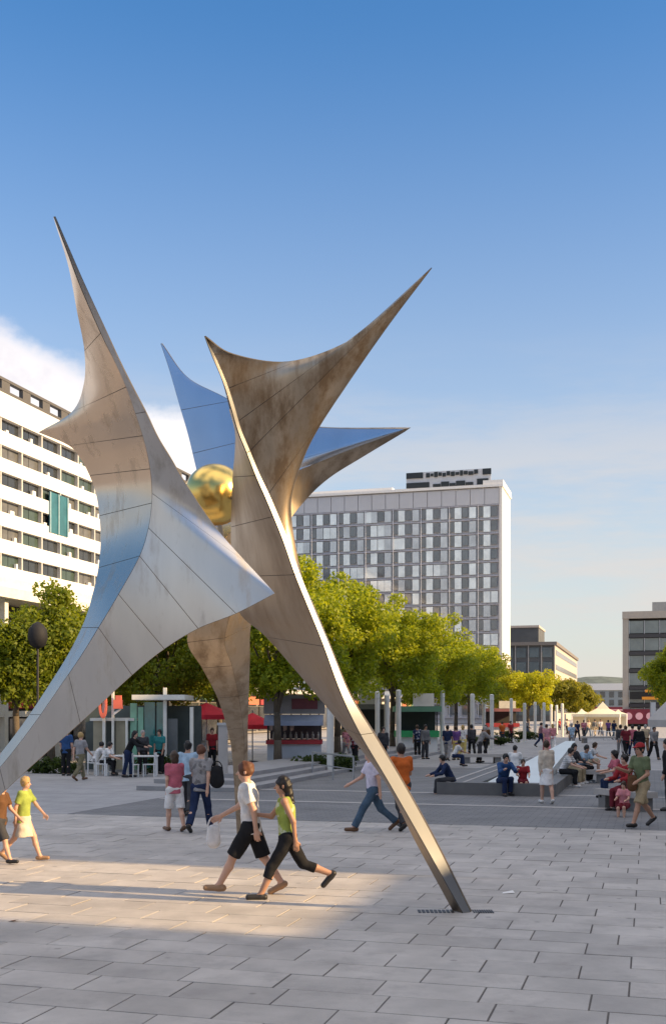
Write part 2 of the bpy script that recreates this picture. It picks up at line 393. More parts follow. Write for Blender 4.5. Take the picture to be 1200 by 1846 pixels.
# --- office block behind the yellow tree
def office_far():
    u, v = UV(GY(1000, 300)); t = thing('office_building', 'mid grey office block with a long sunlit side beyond the yellow tree', 'building', S(u, v), -STA)
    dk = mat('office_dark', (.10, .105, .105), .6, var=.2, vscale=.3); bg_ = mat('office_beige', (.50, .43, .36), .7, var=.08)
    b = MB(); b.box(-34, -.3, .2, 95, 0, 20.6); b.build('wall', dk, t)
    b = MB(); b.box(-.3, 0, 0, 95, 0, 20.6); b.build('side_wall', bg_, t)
    b = MB(); b.box(-34.3, .5, -.6, 95.3, 20.6, 21.5); b.build('roof', mat('office_roof', (.2, .18, .16), .7), t)
    b = MB(); b.box(-34, -4.6, 2, 20, 21.5, 25.6); s_ = b.build('penthouse', dk, t)
    b = MB(); b.box(-34.2, -4.4, 1.6, 20.4, 25.6, 26.2); b.build('penthouse_roof', bg_, t)
    q = MB(); q.box(0, 2.6, -.1, .15, .5, 3.2); wm = q.mesh('window', mat('office_glass', (.09, .12, .125), .08, ior=1.9, var=.4, vscale=.2))
    for k in range(5):
        for j in range(9): ob('window', wm, t, (-3.4-j*3.5, .1, 1+k*3.95))
    q = MB(); q.box(.02, .1, 0, 88, 1.2, 2.6); sm = q.mesh('side_window_band', mat('side_glass', (.2, .19, .18), .15, ior=1.7))
    for k in range(5): ob('side_window_band', sm, t, (0, 3, 1+k*3.95))
    q = MB()
    for j in range(9): q.box(-3.75-j*3.5, -3.5-j*3.5, -.15, .2, 0, 20.6)
    q.build('pilaster', mat('pilaster_grey', (.36, .35, .33), .7), t)
office_far()

# --- building at the right edge
def office_right():
    u, v = UV(GY(1125, 190)); t = thing('glass_office', 'flat roofed glass fronted block at the right edge of the street', 'building', S(u, v), -STA)
    fr = mat('frame_stone', (.38, .35, .31), .7, var=.08)
    b = MB(); b.box(0, 30, .8, 40, 0, 18.2); b.build('wall', mat('office_inner', (.06, .06, .06), .6), t)
    b = MB(); b.box(-.3, .7, 0, 40.2, 0, 18.4); b.build('end_wall', fr, t)
    b = MB(); b.box(-.35, 30, -.2, 40.4, 18.4, 19.6); b.build('roof', fr, t)
    b = MB(); b.box(13.5-9.0+.1, 9, 3, 9, 19.6, 21.4); b.build('roof_plant_room', mat('plant_grey', (.30, .31, .31), .6), t)
    q = MB(); q.box(0, 2.3, .3, .5, .45, 2.55); gm = q.mesh('window', mat('right_glass', (.13, .165, .17), .1, ior=1.9, var=.35, vscale=.3)); 
    q = MB(); q.box(.72, 30, -.05, .6, -.32, .3); sm = q.mesh('slab_edge', mat('slab_dark', (.05, .05, .055), .5))
    q = MB(); q.box(-.06, .06, .15, .6, .31, 2.6); mm = q.mesh('mullion', grey_metal)
    for k in range(6):
        z = 18.4-(k+1)*2.97
        ob('slab_edge', sm, t, (0, 0, z))
        for j in range(10): ob('window', gm, t, (.85+j*2.5, 0, z))
        for j in range(10): ob('mullion', mm, t, (.8+j*2.5, 0, z))
    b = MB(); b.box(.9, 7.2, -.5, -.1, 4.6, 5.9); b.build('fascia', mat('fascia_black', (.015, .015, .016), .4), t)
    b = MB(); b.box(2.9, 6.2, -.62, -.52, 4.5, 5.0); b.box(4.9, 6.2, -.62, -.52, 5.0, 6.2); b.box(3.4, 5.2, -.62, -.52, 5.75, 6.2); b.build('orange_sign', mat('sign_orange', (.75, .30, .03), .5), t)
    b = MB(); b.box(-.2, 5.2, -1.0, -.2, .4, 2.9); b.build('shop_fascia', mat('shop_maroon', (.18, .02, .04), .5), t)
    q = MB(); q.bar((0, -1.1, 1.6), (0, -1.0, 1.6), .62, n=16); rm = q.mesh('round_sign', mat('sign_pink', (.8, .45, .5), .5))
    for j in range(3): ob('round_sign', rm, t, (.7+j*1.75, 0, .1))
office_right()
# --- low pale building and maroon shopfront at the far end
t = thing('low_building', 'low pale flat roofed building closing the far end of the street', 'building', GY(1090, 430), -STA)
b = MB(); b.box(-14, 9, 0, 14, 0, 11); b.build('wall', mat('far_wall', (.30, .33, .33), .8), t)
b = MB(); b.box(-8, 8.4, -.6, 15, 11.0, 13.6); b.build('roof', paint_white, t)
q = MB(); q.box(0, 1.8, -.1, .1, 0, 2.2); wm = q.mesh('window', glass_dark)
for i in range(6):
    for k in range(3): ob('window', wm, t, (-12+i*3.4, 0, 2+k*3.1))
t = thing('red_shop', 'dark red shop front with a long fascia behind the cream marquee', 'shop', GY(1092, 330), -STA)
b = MB(); b.box(-7, 8, 0, 6, 0, 2.6); b.build('wall', mat('shop_brown', (.14, .07, .06), .7), t)
b = MB(); b.box(-7.3, 8.2, -.5, 6.2, 2.6, 4.0); b.build('fascia', mat('shop_maroon', (.18, .02, .04), .5), t)
b = MB(); b.box(-5, -2, -.6, -.52, 2.8, 3.6); b.box(1, 6, -.6, -.52, 2.9, 3.3); b.build('lettering', mat('sign_pink', (.8, .45, .5), .5), t)

# --- blocks off to the right (they shade the plaza; a low wing between them lets the sun through)
def side_block(u0, u1, v0, h, label):
    t = thing('street_block', label, 'building', S(u0, v0), -STA)
    L_ = u1-u0
    b = MB(); b.box(.3, 14, 0, L_, 0, h); b.build('wall', mat('block_render', (.34, .31, .28), .8, var=.1), t)
    b = MB(); b.box(0, 14.3, -.02, L_+.02, h, h+.35); b.build('roof', mat('block_roof', (.2, .2, .2), .8), t)
    nfl = max(1, int(h/3.3))
    q = MB(); q.box(.16, .36, .5, L_-.5, 1., 2.6); wm = q.mesh('window_band', glass_dark)
    for k in range(nfl): ob('window_band', wm, t, (0, 0, k*3.2+.4))
HB, HL = 19.6, 10.1
side_block(-55, 10.2, 20, HB, 'tall plain block off the right side of the plaza, nearer the camera')
side_block(10.25, 14.9, 20, HL, 'low linking wing between two taller blocks beyond the right edge')
side_block(14.95, 104, 20, HB, 'long plain block off the right side of the street, beyond the low wing')

# ------------------------------------------------------------------ sculpture
def spline(pts, corners, per):
    pts = [Vector(p) for p in pts]; n = len(pts); out = []
    def tan(i, side):
        if i in corners or i == 0 or i == n-1:
            j = i+1 if side > 0 else i-1
            j = min(max(j, 0), n-1); return (pts[j]-pts[i])*(1 if side > 0 else -1)
        return (pts[i+1]-pts[i-1])*.5
    for i in range(n-1):
        a, c = pts[i], pts[i+1]; ta, tb = tan(i, 1), tan(i+1, -1)
        for k in range(per):
            t = k/per; t2, t3 = t*t, t*t*t
            out.append(a*(2*t3-3*t2+1)+ta*(t3-2*t2+t)+c*(-2*t3+3*t2)+tb*(t3-t2))
    out.append(pts[-1]); return out
def ruled(A, B, m, bulge=0.):
    g = []
    for a, c in zip(A, B):
        g.append([a.lerp(c, k/m) for k in range(m+1)])
    return g
def grid_mesh(g, flip=False):
    q = MB(); n, m = len(g), len(g[0])
    q.add([p for r in g for p in r], [((i*m+j), (i*m+j+1), ((i+1)*m+j+1), ((i+1)*m+j)) if not flip else ((i*m+j), ((i+1)*m+j), ((i+1)*m+j+1), (i*m+j+1)) for i in range(n-1) for j in range(m-1)])
    return q
def steel(name, col, rough, dirt=None, var=.08):
    return mat(name, col, rough, metal=1., var=var, vscale=1.2, dirt=dirt, bump=.02, bscale=2.2, stretch=(1.9, 1.9, .42))
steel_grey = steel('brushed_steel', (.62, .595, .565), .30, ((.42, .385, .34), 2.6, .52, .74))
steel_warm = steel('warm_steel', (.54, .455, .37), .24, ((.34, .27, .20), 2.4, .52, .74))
steel_brown = steel('weathered_steel', (.43, .355, .27), .40, ((.21, .155, .105), 2.2, .44, .62), var=.35)  # base brown carries the mirrored ground, under real blotches of dirt
steel_tan = steel('tan_steel', (.46, .375, .28), .38, ((.27, .205, .14), 2.0, .46, .66), var=.25)  # tan of the mirrored ground tinted in, blotches are dirt
steel_shade_tint = steel('shade_tinted_steel', (.31, .258, .20), .36, ((.21, .155, .105), 1.0, .45, .75))  # base darkened for the shaded side it mirrors; blotches are dirt
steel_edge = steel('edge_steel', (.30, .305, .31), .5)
steel_sky_tint = steel('sky_tinted_steel', (.50, .53, .58), .22)  # blue of the mirrored sky tinted into the metal
seam_m = mat('seam_dark', (.12, .105, .09), .85)
sculpt = thing('sculpture', 'tall star shaped stainless steel sculpture on three pointed legs holding a gold ball', 'sculpture', (-1.5, 14.3, 0))
SO = Vector((-1.5, 14.3, 0))
PER = 8
def element(stations, corners, faces, splits, mats, names):
    """stations: list of tuples of (px,py,Y) one per rail; faces: pairs of rails; splits: station breaks for panels"""
    nr = len(stations[0])
    rails = [spline([P(*st[r])-SO for st in stations], corners.get(r, ()), PER) for r in range(nr)]
    crn = ()
    n = len(rails[0]); cen = [sum((rails[r][i] for r in range(nr)), Vector())/nr for i in range(n)]
    vote = 0.
    for r in range(nr):
        for i in range(1, n-1):
            A, B = rails[r], rails[(r+1) % nr]; du = A[i+1].lerp(B[i+1], .5)-A[i-1].lerp(B[i-1], .5)
            vote += du.cross(B[i]-A[i]).dot(A[i].lerp(B[i], .5)-cen[i])
    sgn = 1. if vote > 0 else -1.
    core = MB()
    for r in range(nr):
        A, B = rails[r], rails[(r+1) % nr]
        g = ruled(A, B, 5); core.add(*(lambda q: (q.v, q.f))(grid_mesh(g)))
    core.build('core', seam_m, sculpt, smooth=False)
    for fi, (ra, rb) in enumerate(faces):
        sp = splits[fi]
        for a, c in zip(sp[:-1], sp[1:]):
            ia, ic = int(round(a*PER)), int(round(c*PER))
            rows = list(range(ia, ic+1)); M_ = 8
            grid = []
            for i in rows:
                A, B = rails[ra][i], rails[rb][i]; grid.append([A.lerp(B, k/M_) for k in range(M_+1)])
            nn = len(rows); nrms = []
            for i in rows:
                rr_ = []
                for k in range(M_+1):
                    i0, i1 = max(i-1, 0), min(i+1, n-1); f_ = k/M_
                    if i0 in crn: i0 = i if i != i1 else i0
                    du = rails[ra][i1].lerp(rails[rb][i1], f_)-rails[ra][i0].lerp(rails[rb][i0], f_); dv = rails[rb][i]-rails[ra][i]
                    nrm = du.cross(dv)
                    if nrm.length < 1e-7: nrm = Vector((0, -1, 0))
                    nrm.normalize()
                    nrm = nrm*sgn
                    rr_.append(nrm)
                nrms.append(rr_)
            off = [[grid[i][k]+nrms[i][k]*.007 for k in range(M_+1)] for i in range(nn)]
            if a > 0: off[0] = [p.lerp(q_, min(.9, .0035/max((q_-p).length, 1e-4))) for p, q_ in zip(off[0], off[1])]
            if c < len(stations)-1: off[-1] = [p.lerp(q_, min(.9, .0035/max((q_-p).length, 1e-4))) for p, q_ in zip(off[-1], off[-2])]
            q = grid_mesh(off); W_ = M_+1; nb = len(q.v)
            rim = [k for k in range(W_)]+[i*W_+M_ for i in range(1, nn)]+[(nn-1)*W_+k for k in range(M_-1, -1, -1)]+[i*W_ for i in range(nn-2, 0, -1)]
            m_ = len(rim); fn = [v for r_ in nrms for v in r_]
            q.v += [q.v[j] for j in rim]+[tuple(grid[j//W_][j % W_]) for j in rim]
            for j in range(m_): q.f.append((nb+j, nb+(j+1) % m_, nb+m_+(j+1) % m_, nb+m_+j)); q.mi.append(1)
            mm_ = mats[fi]; mm_ = mm_[0] if isinstance(mm_, tuple) and a < mm_[2] else (mm_[1] if isinstance(mm_, tuple) else mm_)
            o = q.build(names[fi], [mm_, seam_m], sculpt); me = o.data
            # face windings outward, then analytic normals so the reflections run on from panel to panel
            f0 = me.polygons[(nn//2)*M_+M_//2 if nn > 2 else M_//2]
            if f0.normal.dot(nrms[min(nn//2, nn-1)][M_//2]) < 0: me.flip_normals()
            me.polygons.foreach_set('use_smooth', [True]*len(me.polygons))
            cn = fn+[tuple(-x for x in ()) or (0, 0, 0)]*(2*m_)
            me.normals_split_custom_set_from_vertices([tuple(v) for v in cn])
# left element: rails L (outer left), Rg (ridge), E (right / lower edge)
Lp = [(97, 390), (124, 478), (140, 562), (153, 632), (152, 692), (130, 743), (70, 779), (125, 803), (148, 830), (162, 857), (173, 887), (180, 930), (182, 978), (178, 1024), (168, 1070), (148, 1132), (98, 1222), (-14, 1378), (-250, 1640)]
Rp = [(98, 391), (121, 452), (146, 518), (182, 600), (207, 650), (228, 697), (245, 745), (258, 785), (266, 817), (271, 845), (274, 874), (274, 907), (268, 952), (252, 1003), (214, 1072), (178, 1132), (124, 1216), (0, 1385), (-238, 1652)]
Ep = [(99, 390), (125, 450), (153, 514), (191, 596), (216, 650), (239, 696), (263, 742), (285, 788), (308, 826), (340, 880), (398, 963), (495, 1070), (425, 1106), (357, 1133), (296, 1170), (238, 1217), (145, 1303), (10, 1425), (-212, 1642)]
LY = [11.38, 11.7, 12.1, 12.55, 12.85, 13.13, 13.65, 13.4, 13.37, 13.37, 13.36, 13.28, 13.24, 13.12, 12.98, 12.88, 12.88, 13.15, 13.7]
RY = [11.35, 11.5, 11.7, 11.95, 12.1, 12.23, 12.35, 12.45, 12.52, 12.57, 12.61, 12.63, 12.64, 12.62, 12.58, 12.58, 12.68, 13.05, 13.6]
EY = [11.35, 11.51, 11.71, 11.95, 12.08, 12.19, 12.28, 12.38, 12.48, 12.6, 12.72, 12.66, 12.62, 12.64, 12.65, 12.64, 12.73, 13.07, 13.63]
st = [((*l, a), (*r, c), (*e, d)) for l, r, e, a, c, d in zip(Lp, Rp, Ep, LY, RY, EY)]
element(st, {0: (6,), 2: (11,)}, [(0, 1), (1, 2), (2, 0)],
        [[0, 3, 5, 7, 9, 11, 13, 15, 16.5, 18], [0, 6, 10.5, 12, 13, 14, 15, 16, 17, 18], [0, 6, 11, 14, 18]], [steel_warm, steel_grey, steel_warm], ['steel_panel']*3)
# right element: rails D (inner), R1, R2 (narrow edge strip), E (wing)
Dp = [(368, 606), (384, 643), (402, 692), (414, 738), (424, 777), (424, 815), (420, 860), (418, 905), (417, 950), (417, 995), (418, 1040), (432, 1104), (480, 1148), (545, 1222), (620, 1312), (695, 1411), (748, 1515), (816, 1641)]
R1 = [(368, 606), (381, 640), (402, 690), (416, 735), (428, 776), (444, 816), (460, 857), (476, 893), (492, 931), (510, 976), (531, 1036), (556, 1098), (583, 1165), (615, 1252), (650, 1325), (700, 1410), (760, 1515), (835, 1649)]
R2 = [(369, 606), (385, 638), (407, 688), (422, 733), (434, 774), (450, 813), (467, 854), (484, 890), (500, 927), (518, 972), (539, 1032), (564, 1095), (592, 1162), (629, 1251), (672, 1322), (724, 1409), (782, 1514), (847, 1645)]
E2 = [(370, 606), (420, 638), (520, 652), (625, 617), (700, 558), (778, 482), (700, 585), (620, 700), (560, 795), (524, 900), (541, 1030), (566, 1094), (594, 1161), (631, 1250), (674, 1321), (726, 1408), (784, 1513), (849, 1643)]
D2Y = [12.05, 12.3, 12.55, 12.95, 13.4, 13.7, 13.9, 14.05, 14.15, 14.2, 14.2, 14.15, 14.0, 13.7, 13.4, 13.1, 12.95, 12.88]
R1Y = [12.0, 12.08, 12.2, 12.3, 12.4, 12.48, 12.55, 12.6, 12.65, 12.7, 12.73, 12.75, 12.77, 12.79, 12.79, 12.77, 12.75, 12.72]
E2Y = [12.02, 12.15, 12.3, 12.2, 12.05, 11.9, 12.2, 12.5, 12.7, 12.82]+[round(a+.1, 3) for a in R1Y[10:]]
st = [((*d, a), (*r, c), (*q, c+.05+.0*i), (*e, f)) for i, (d, r, q, e, a, c, f) in enumerate(zip(Dp, R1, R2, E2, D2Y, R1Y, E2Y))]
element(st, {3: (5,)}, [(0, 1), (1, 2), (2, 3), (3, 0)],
        [[3, 6, 8, 10, 12, 14, 17], [0, 5, 10, 14, 17], [0, 1, 2.2, 3.6, 5, 7, 9, 12, 17], [0, 5, 9, 13, 17]], [steel_shade_tint, steel_edge, steel_brown, steel_shade_tint], ['steel_panel', 'edge_strip', 'steel_panel', 'steel_panel'])
# rear element: rails A (left), F (fold), B (right)
A3 = [(290, 619), (305, 665), (322, 725), (338, 780), (350, 830), (362, 880), (370, 915), (378, 950), (384, 990), (380, 1030), (350, 1100), (338, 1158), (364, 1204), (392, 1258), (410, 1315), (419, 1370), (428, 1519)]
F3 = [(291, 619), (336, 679), (398, 713), (478, 752), (577, 771), (728, 774), (620, 814), (538, 848), (500, 880), (470, 930), (430, 1060), (405, 1150), (418, 1200), (430, 1255), (438, 1312), (440, 1368), (437, 1521)]
B3 = [(292, 619), (338, 681), (400, 714), (480, 752), (580, 770), (740, 771), (655, 822), (592, 862), (547, 905), (512, 955), (474, 1050), (452, 1128), (450, 1190), (448, 1250), (446, 1310), (446, 1366), (444, 1518)]
A3Y = [16.0, 15.99, 15.97, 15.95, 15.93, 15.9, 15.85, 15.75, 15.7, 15.7, 15.8, 15.95, 16.25, 16.8, 17.6, 18.3, 20.0]
F3Y = [16.0, 16.02, 16.04, 16.05, 16.05, 16.05, 16.03, 15.96, 15.88, 15.76, 15.84, 15.97, 16.25, 16.8, 17.58, 18.28, 19.95]
B3Y = [16.02, 16.1, 16.12, 16.14, 16.14, 16.12, 16.3, 16.28, 16.18, 16.02, 16.0, 16.1, 16.35, 16.9, 17.65, 18.35, 20.0]
st = [((*d, a), (*r, c), (*e, f)) for d, r, e, a, c, f in zip(A3, F3, B3, A3Y, F3Y, B3Y)]
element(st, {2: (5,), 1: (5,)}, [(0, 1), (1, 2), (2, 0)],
        [[0, 2.3, 3.7, 5, 8, 11, 12, 13, 14, 16], [0, 5, 9, 11, 13, 16], [0, 5, 11, 16]], [(steel_sky_tint, steel_tan, 8), steel_tan, steel_sky_tint], ['steel_panel']*3)
# gold ball and the struts that hold it
bc = P(388, 892, 14.7)-SO; br_ = .405
me = bpy.data.meshes.new('gold_ball'); bm = bmesh.new(); bmesh.ops.create_uvsphere(bm, u_segments=48, v_segments=32, radius=br_); bm.to_mesh(me); bm.free()
me.polygons.foreach_set('use_smooth', [True]*len(me.polygons)); me.materials.append(mat('gold_leaf', (.78, .56, .17), .25, metal=1., var=.05, vscale=3))
ob('gold_ball', me, sculpt, bc)
for tip in (P(440, 900, 14.2), P(402, 985, 15.4)):
    q = MB(); q.bar(bc+(tip-SO-bc).normalized()*br_*.96, tip-SO, .035, n=8); q.build('strut', steel_edge, sculpt)
q = MB()
for pxa, pxb in ((752, 818), (850, 888)):
    a_, b_ = G(pxa, 1642)-SO, G(pxb, 1642)-SO
    for k_ in range(9): q.box(a_.x+(b_.x-a_.x)*k_/9, a_.x+(b_.x-a_.x)*(k_+.7)/9, a_.y-.17, a_.y+.03, .001, .005)
q.build('foot_grate', dark_metal, sculpt)

# ------------------------------------------------------------------ trees
LEAF = {'green': leafmat('leaf_green', (.16, .225, .015), (.38, .41, .026)), 'yellow': leafmat('leaf_yellow', (.29, .32, .014), (.44, .43, .02)),
        'olive': leafmat('leaf_olive', (.17, .185, .02), (.27, .25, .03)), 'deep': leafmat('leaf_deep', (.12, .17, .014), (.22, .25, .022)), 'hedge': leafmat('leaf_hedge', (.03, .06, .014), (.07, .10, .025))}
def crown_mesh(name, rx, ry, rz, cz, n, leaf, m, seed, clumps=70, crad=.75):
    g = np.random.default_rng(seed)
    d = g.normal(size=(clumps, 3)); d /= np.linalg.norm(d, axis=1)[:, None]
    rad = g.uniform(.35, 1., clumps)**.6
    lump = 1+.22*np.sin(d[:, 0]*4+seed)+.18*np.sin(d[:, 1]*5+seed*2)+.12*np.sin(d[:, 2]*6)
    cc = d*rad[:, None]*np.array([rx, ry, rz])*lump[:, None]*.86
    cc[:, 2] = np.maximum(cc[:, 2], -rz*.85)
    idx = g.integers(0, clumps, n)
    off = g.normal(size=(n, 3)); off /= np.linalg.norm(off, axis=1)[:, None]
    p = cc[idx]+off*(g.uniform(.3, 1., n)**.5*crad*g.uniform(.7, 1.15, clumps)[idx])[:, None]*np.array([1, 1, .8])
    p[:, 2] += cz
    a = g.normal(size=(n, 3)); a /= np.linalg.norm(a, axis=1)[:, None]
    b_ = np.cross(a, off*1.2+np.array([.15, 0, .5])+g.normal(size=(n, 3))*.5); b_ /= np.linalg.norm(b_, axis=1)[:, None]+1e-9
    L_ = leaf*g.uniform(.6, 1.25, n)[:, None]
    v = np.empty((n, 4, 3)); v[:, 0] = p-a*L_; v[:, 1] = p+b_*L_*.62; v[:, 2] = p+a*L_; v[:, 3] = p-b_*L_*.62
    me = bpy.data.meshes.new(name); me.vertices.add(4*n); me.vertices.foreach_set('co', v.ravel())
    me.loops.add(4*n); me.loops.foreach_set('vertex_index', np.arange(4*n)); me.polygons.add(n)
    me.polygons.foreach_set('loop_start', np.arange(0, 4*n, 4)); me.polygons.foreach_set('loop_total', np.full(n, 4))
    me.update(); me.materials.append(m); return me, cc+np.array([0, 0, cz])
def trunk_mesh(h0, cz, rz, cc, seed, r=.16):
    q = MB(); rr = random.Random(seed)
    q.tube([(0, 0, -.05), (0.03, 0, h0*.5), (0.0, .04, h0), (.05, 0, cz), (0, .05, cz+rz*.55)], [r*1.25, r, r*.85, r*.55, r*.15], 9)
    for i in range(0, len(cc), max(1, len(cc)//14)):
        c = Vector(cc[i]); s_ = Vector((0, 0, h0+(cz-h0)*rr.random()*.9)); md = s_.lerp(c, .5)+Vector((0, 0, .25))
        q.tube([s_, md, c], [r*.42, r*.25, r*.08], 6)
    return q.mesh('trunk', bark, True)
TREE_CACHE = {}
def tree(px, Y, h, rx, leafk, label, seed, base=2.9, leaves=11000, ry=None, leaf=.13, group='street trees', clumps=80):
    rz = (h-base)/2; cz = base+rz
    leaves = int(leaves*1.7); leaf *= .78; clumps = int(clumps*1.5)
    key = (leafk, seed, round(h, 1), rx)
    if key not in TREE_CACHE:
        me, cc = crown_mesh('crown', rx, ry or rx, rz, cz, leaves, leaf, LEAF[leafk], seed, clumps)
        TREE_CACHE[key] = (me, trunk_mesh(base*.8, cz, rz, cc, seed))
    me, tm = TREE_CACHE[key]
    t = thing('tree', label, 'tree', GY(px, Y), random.uniform(0, 6.28), group)
    ob('trunk', tm, t); ob('crown', me, t); return t
V0 = -14.0
def onrow(Y, v): return CX+FPX*((v+SA*Y)/CA)/Y
tree(onrow(46, -14.8), 46, 9.4, 3.4, 'green', 'street tree behind the right leg, thin dark trunk beside the red kiosk', 1, leaves=16000, leaf=.12)
tree(onrow(53, -14.3), 53, 9.1, 3.4, 'green', 'big bright green street tree just right of the sculpture, nearest of the sunlit row', 2, leaves=16000, leaf=.125)
tree(onrow(63, -14), 63, 8.9, 3.5, 'green', 'second sunlit street tree of the row right of the sculpture', 3, leaves=14000)
tree(onrow(74, -14), 74, 8.7, 3.6, 'green', 'third sunlit street tree of the row, over the green market stall', 4, leaves=13000)
tree(onrow(86, -14.4), 86, 8.3, 3.6, 'green', 'fourth street tree of the row, roundest of the bright ones', 5, leaves=12000)
tree(onrow(100, -15.6), 100, 8.6, 3.4, 'deep', 'darker green street tree at the far end of the sunlit row', 6, leaves=11000)
tree(92, 48, 7.9, 2.3, 'deep', 'street tree left of the sculpture in front of the white balcony block', 7, leaves=14000, base=3.0)
tree(30, 46.5, 6.3, 2.0, 'deep', 'dark leafy tree at the left edge beside the white columned shop', 8, leaves=10000, base=2.7)
tree(300, 51, 7.0, 3.9, 'deep', 'shaded tree seen under the sculpture between its legs', 9, leaves=14000, base=2.5)
tree(215, 58, 6.8, 3.0, 'deep', 'dark tree behind the glass pavilion under the left leg', 10, leaves=10000, base=2.6)
tree(395, 60, 7.4, 3.2, 'deep', 'dim green tree behind the thin rear leg of the sculpture', 18, leaves=10000, base=2.6)
tree(952, 122, 7.3, 3.1, 'yellow', 'yellow leaved tree standing at the foot of the white hotel end wall', 11, leaves=9000, leaf=.17, base=2.6)
tree(1012, 150, 7.4, 4.0, 'olive', 'olive green tree before the mid grey office block', 12, leaves=9000, leaf=.2, base=2.4)
tree(1045, 175, 6.6, 3.6, 'olive', 'small far olive tree left of the low pale building', 13, leaves=7000, leaf=.22, base=2.2)
tree(905, 135, 8.2, 2.2, 'olive', 'narrow pale tree between the dark row end and the yellow tree', 14, leaves=6000, leaf=.17, base=2.4)
tree(1212, 92, 8.3, 2.6, 'green', 'green tree at the right edge in front of the glass office block', 15, leaves=11000, leaf=.14, base=2.4)

def hedge(px, Y, w, d, h, label, seed):
    me, cc = crown_mesh('hedge', w/2, d/2, h*.5, h*.45, int(900*w), .06, LEAF['hedge'], seed, clumps=int(22*w), crad=.22)
    o = ob('hedge', me, None, GY(px, Y), -STA); tag(o, label, 'hedge', 'low planting by the stalls')
hedge(590, 43.2, 2.6, .7, .75, 'low dark hedge in front of the red and white kiosk', 31)
hedge(95, 42, 3.2, .6, .55, 'low dark hedge behind the man in the blue shirt', 32)
hedge(755, 62, 2.4, .7, .6, 'low hedge at the foot of the green stall', 33)
hedge(880, 78, 5.0, .8, .7, 'long low hedge beyond the group standing by the pale poles', 34)
hedge(935, 95, 5.0, .8, .8, 'low hedge under the yellow tree', 35)
hedge(300, 42.2, 2.4, .7, .8, 'planting at the base of the teal glass pavilion', 36)

# ------------------------------------------------------------------ light columns
cream = mat('column_cream', (.68, .66, .60), .5, var=.06)
q = MB(); q.lathe([(.17, 0), (.17, .04), (.13, .05), (.13, 3.05), (.10, 3.09)], 14); colm = q.mesh('shaft', cream, False)
q = MB(); q.lathe([(.135, 3.09), (.135, 3.42), (.06, 3.46)], 14); coll = q.mesh('lamp_head', mat('lamp_opal', (.75, .74, .68), .35))
poles = [(595, 42, .95), (680, 60, 1.0), (697, 55, .92), (718, 56, 1.0), (797, 62, 1.02), (851, 68, 1.0), (872, 88, .95), (886, 70, 1.0), (921, 90, 1.0), (945, 86, .88), (964, 102, .95), (980, 98, .92), (993, 110, .9), (1003, 118, .9), (1013, 106, .92)]
where = ['beside the red kiosk, partly behind the sculpture leg', 'nearest the pale stall, left of the orange shirt', 'between two others behind the orange shirt', 'broadest one, left of the green stall', 'slim and tall, right of the green stall', 'behind the standing group, left of the pair', 'short one just left of the tall sunlit pole', 'sunlit from top to foot, closest to the pool', 'under the narrow pale tree', 'before the yellow tree, lower than its neighbours', 'under the middle of the yellow tree', 'under the right side of the yellow tree', 'left of the three farthest', 'middle of the three farthest', 'rightmost of the row, before the olive tree']
for (px, Y, s_), w in zip(poles, where):
    t = thing('light_column', 'pale cylindrical light column '+w, 'lamp post', GY(px, Y), 0, 'pale light columns along the street')
    t.scale = (1, 1, s_); ob('shaft', colm, t); ob('lamp_head', coll, t)
t = thing('square_post', 'grey square stone post left of the thin rear leg', 'post', GY(402, 35))
q = MB(); q.box(-.14, .14, -.14, .14, 0, 1.9); q.build('shaft', stone_light, t)
q = MB(); q.box(-.17, .17, -.17, .17, 1.9, 1.98); q.build('cap', grey_metal, t)
t = thing('street_lamp', 'dark round street lamp hanging among the leaves of the left tree', 'street lamp', GY(68, 44.5))
q = MB(); q.tube([(0, 0, 0), (0, 0, 4.85)], [.06, .045], 10); q.build('pole', dark_metal, t)
q = MB(); q.lathe([(.05, 4.85), (.30, 5.0), (.40, 5.3), (.36, 5.65), (.2, 5.85), (.03, 5.95)], 18); q.build('lamp_head', mat('lamp_black', (.012, .012, .014), .75), t, True)

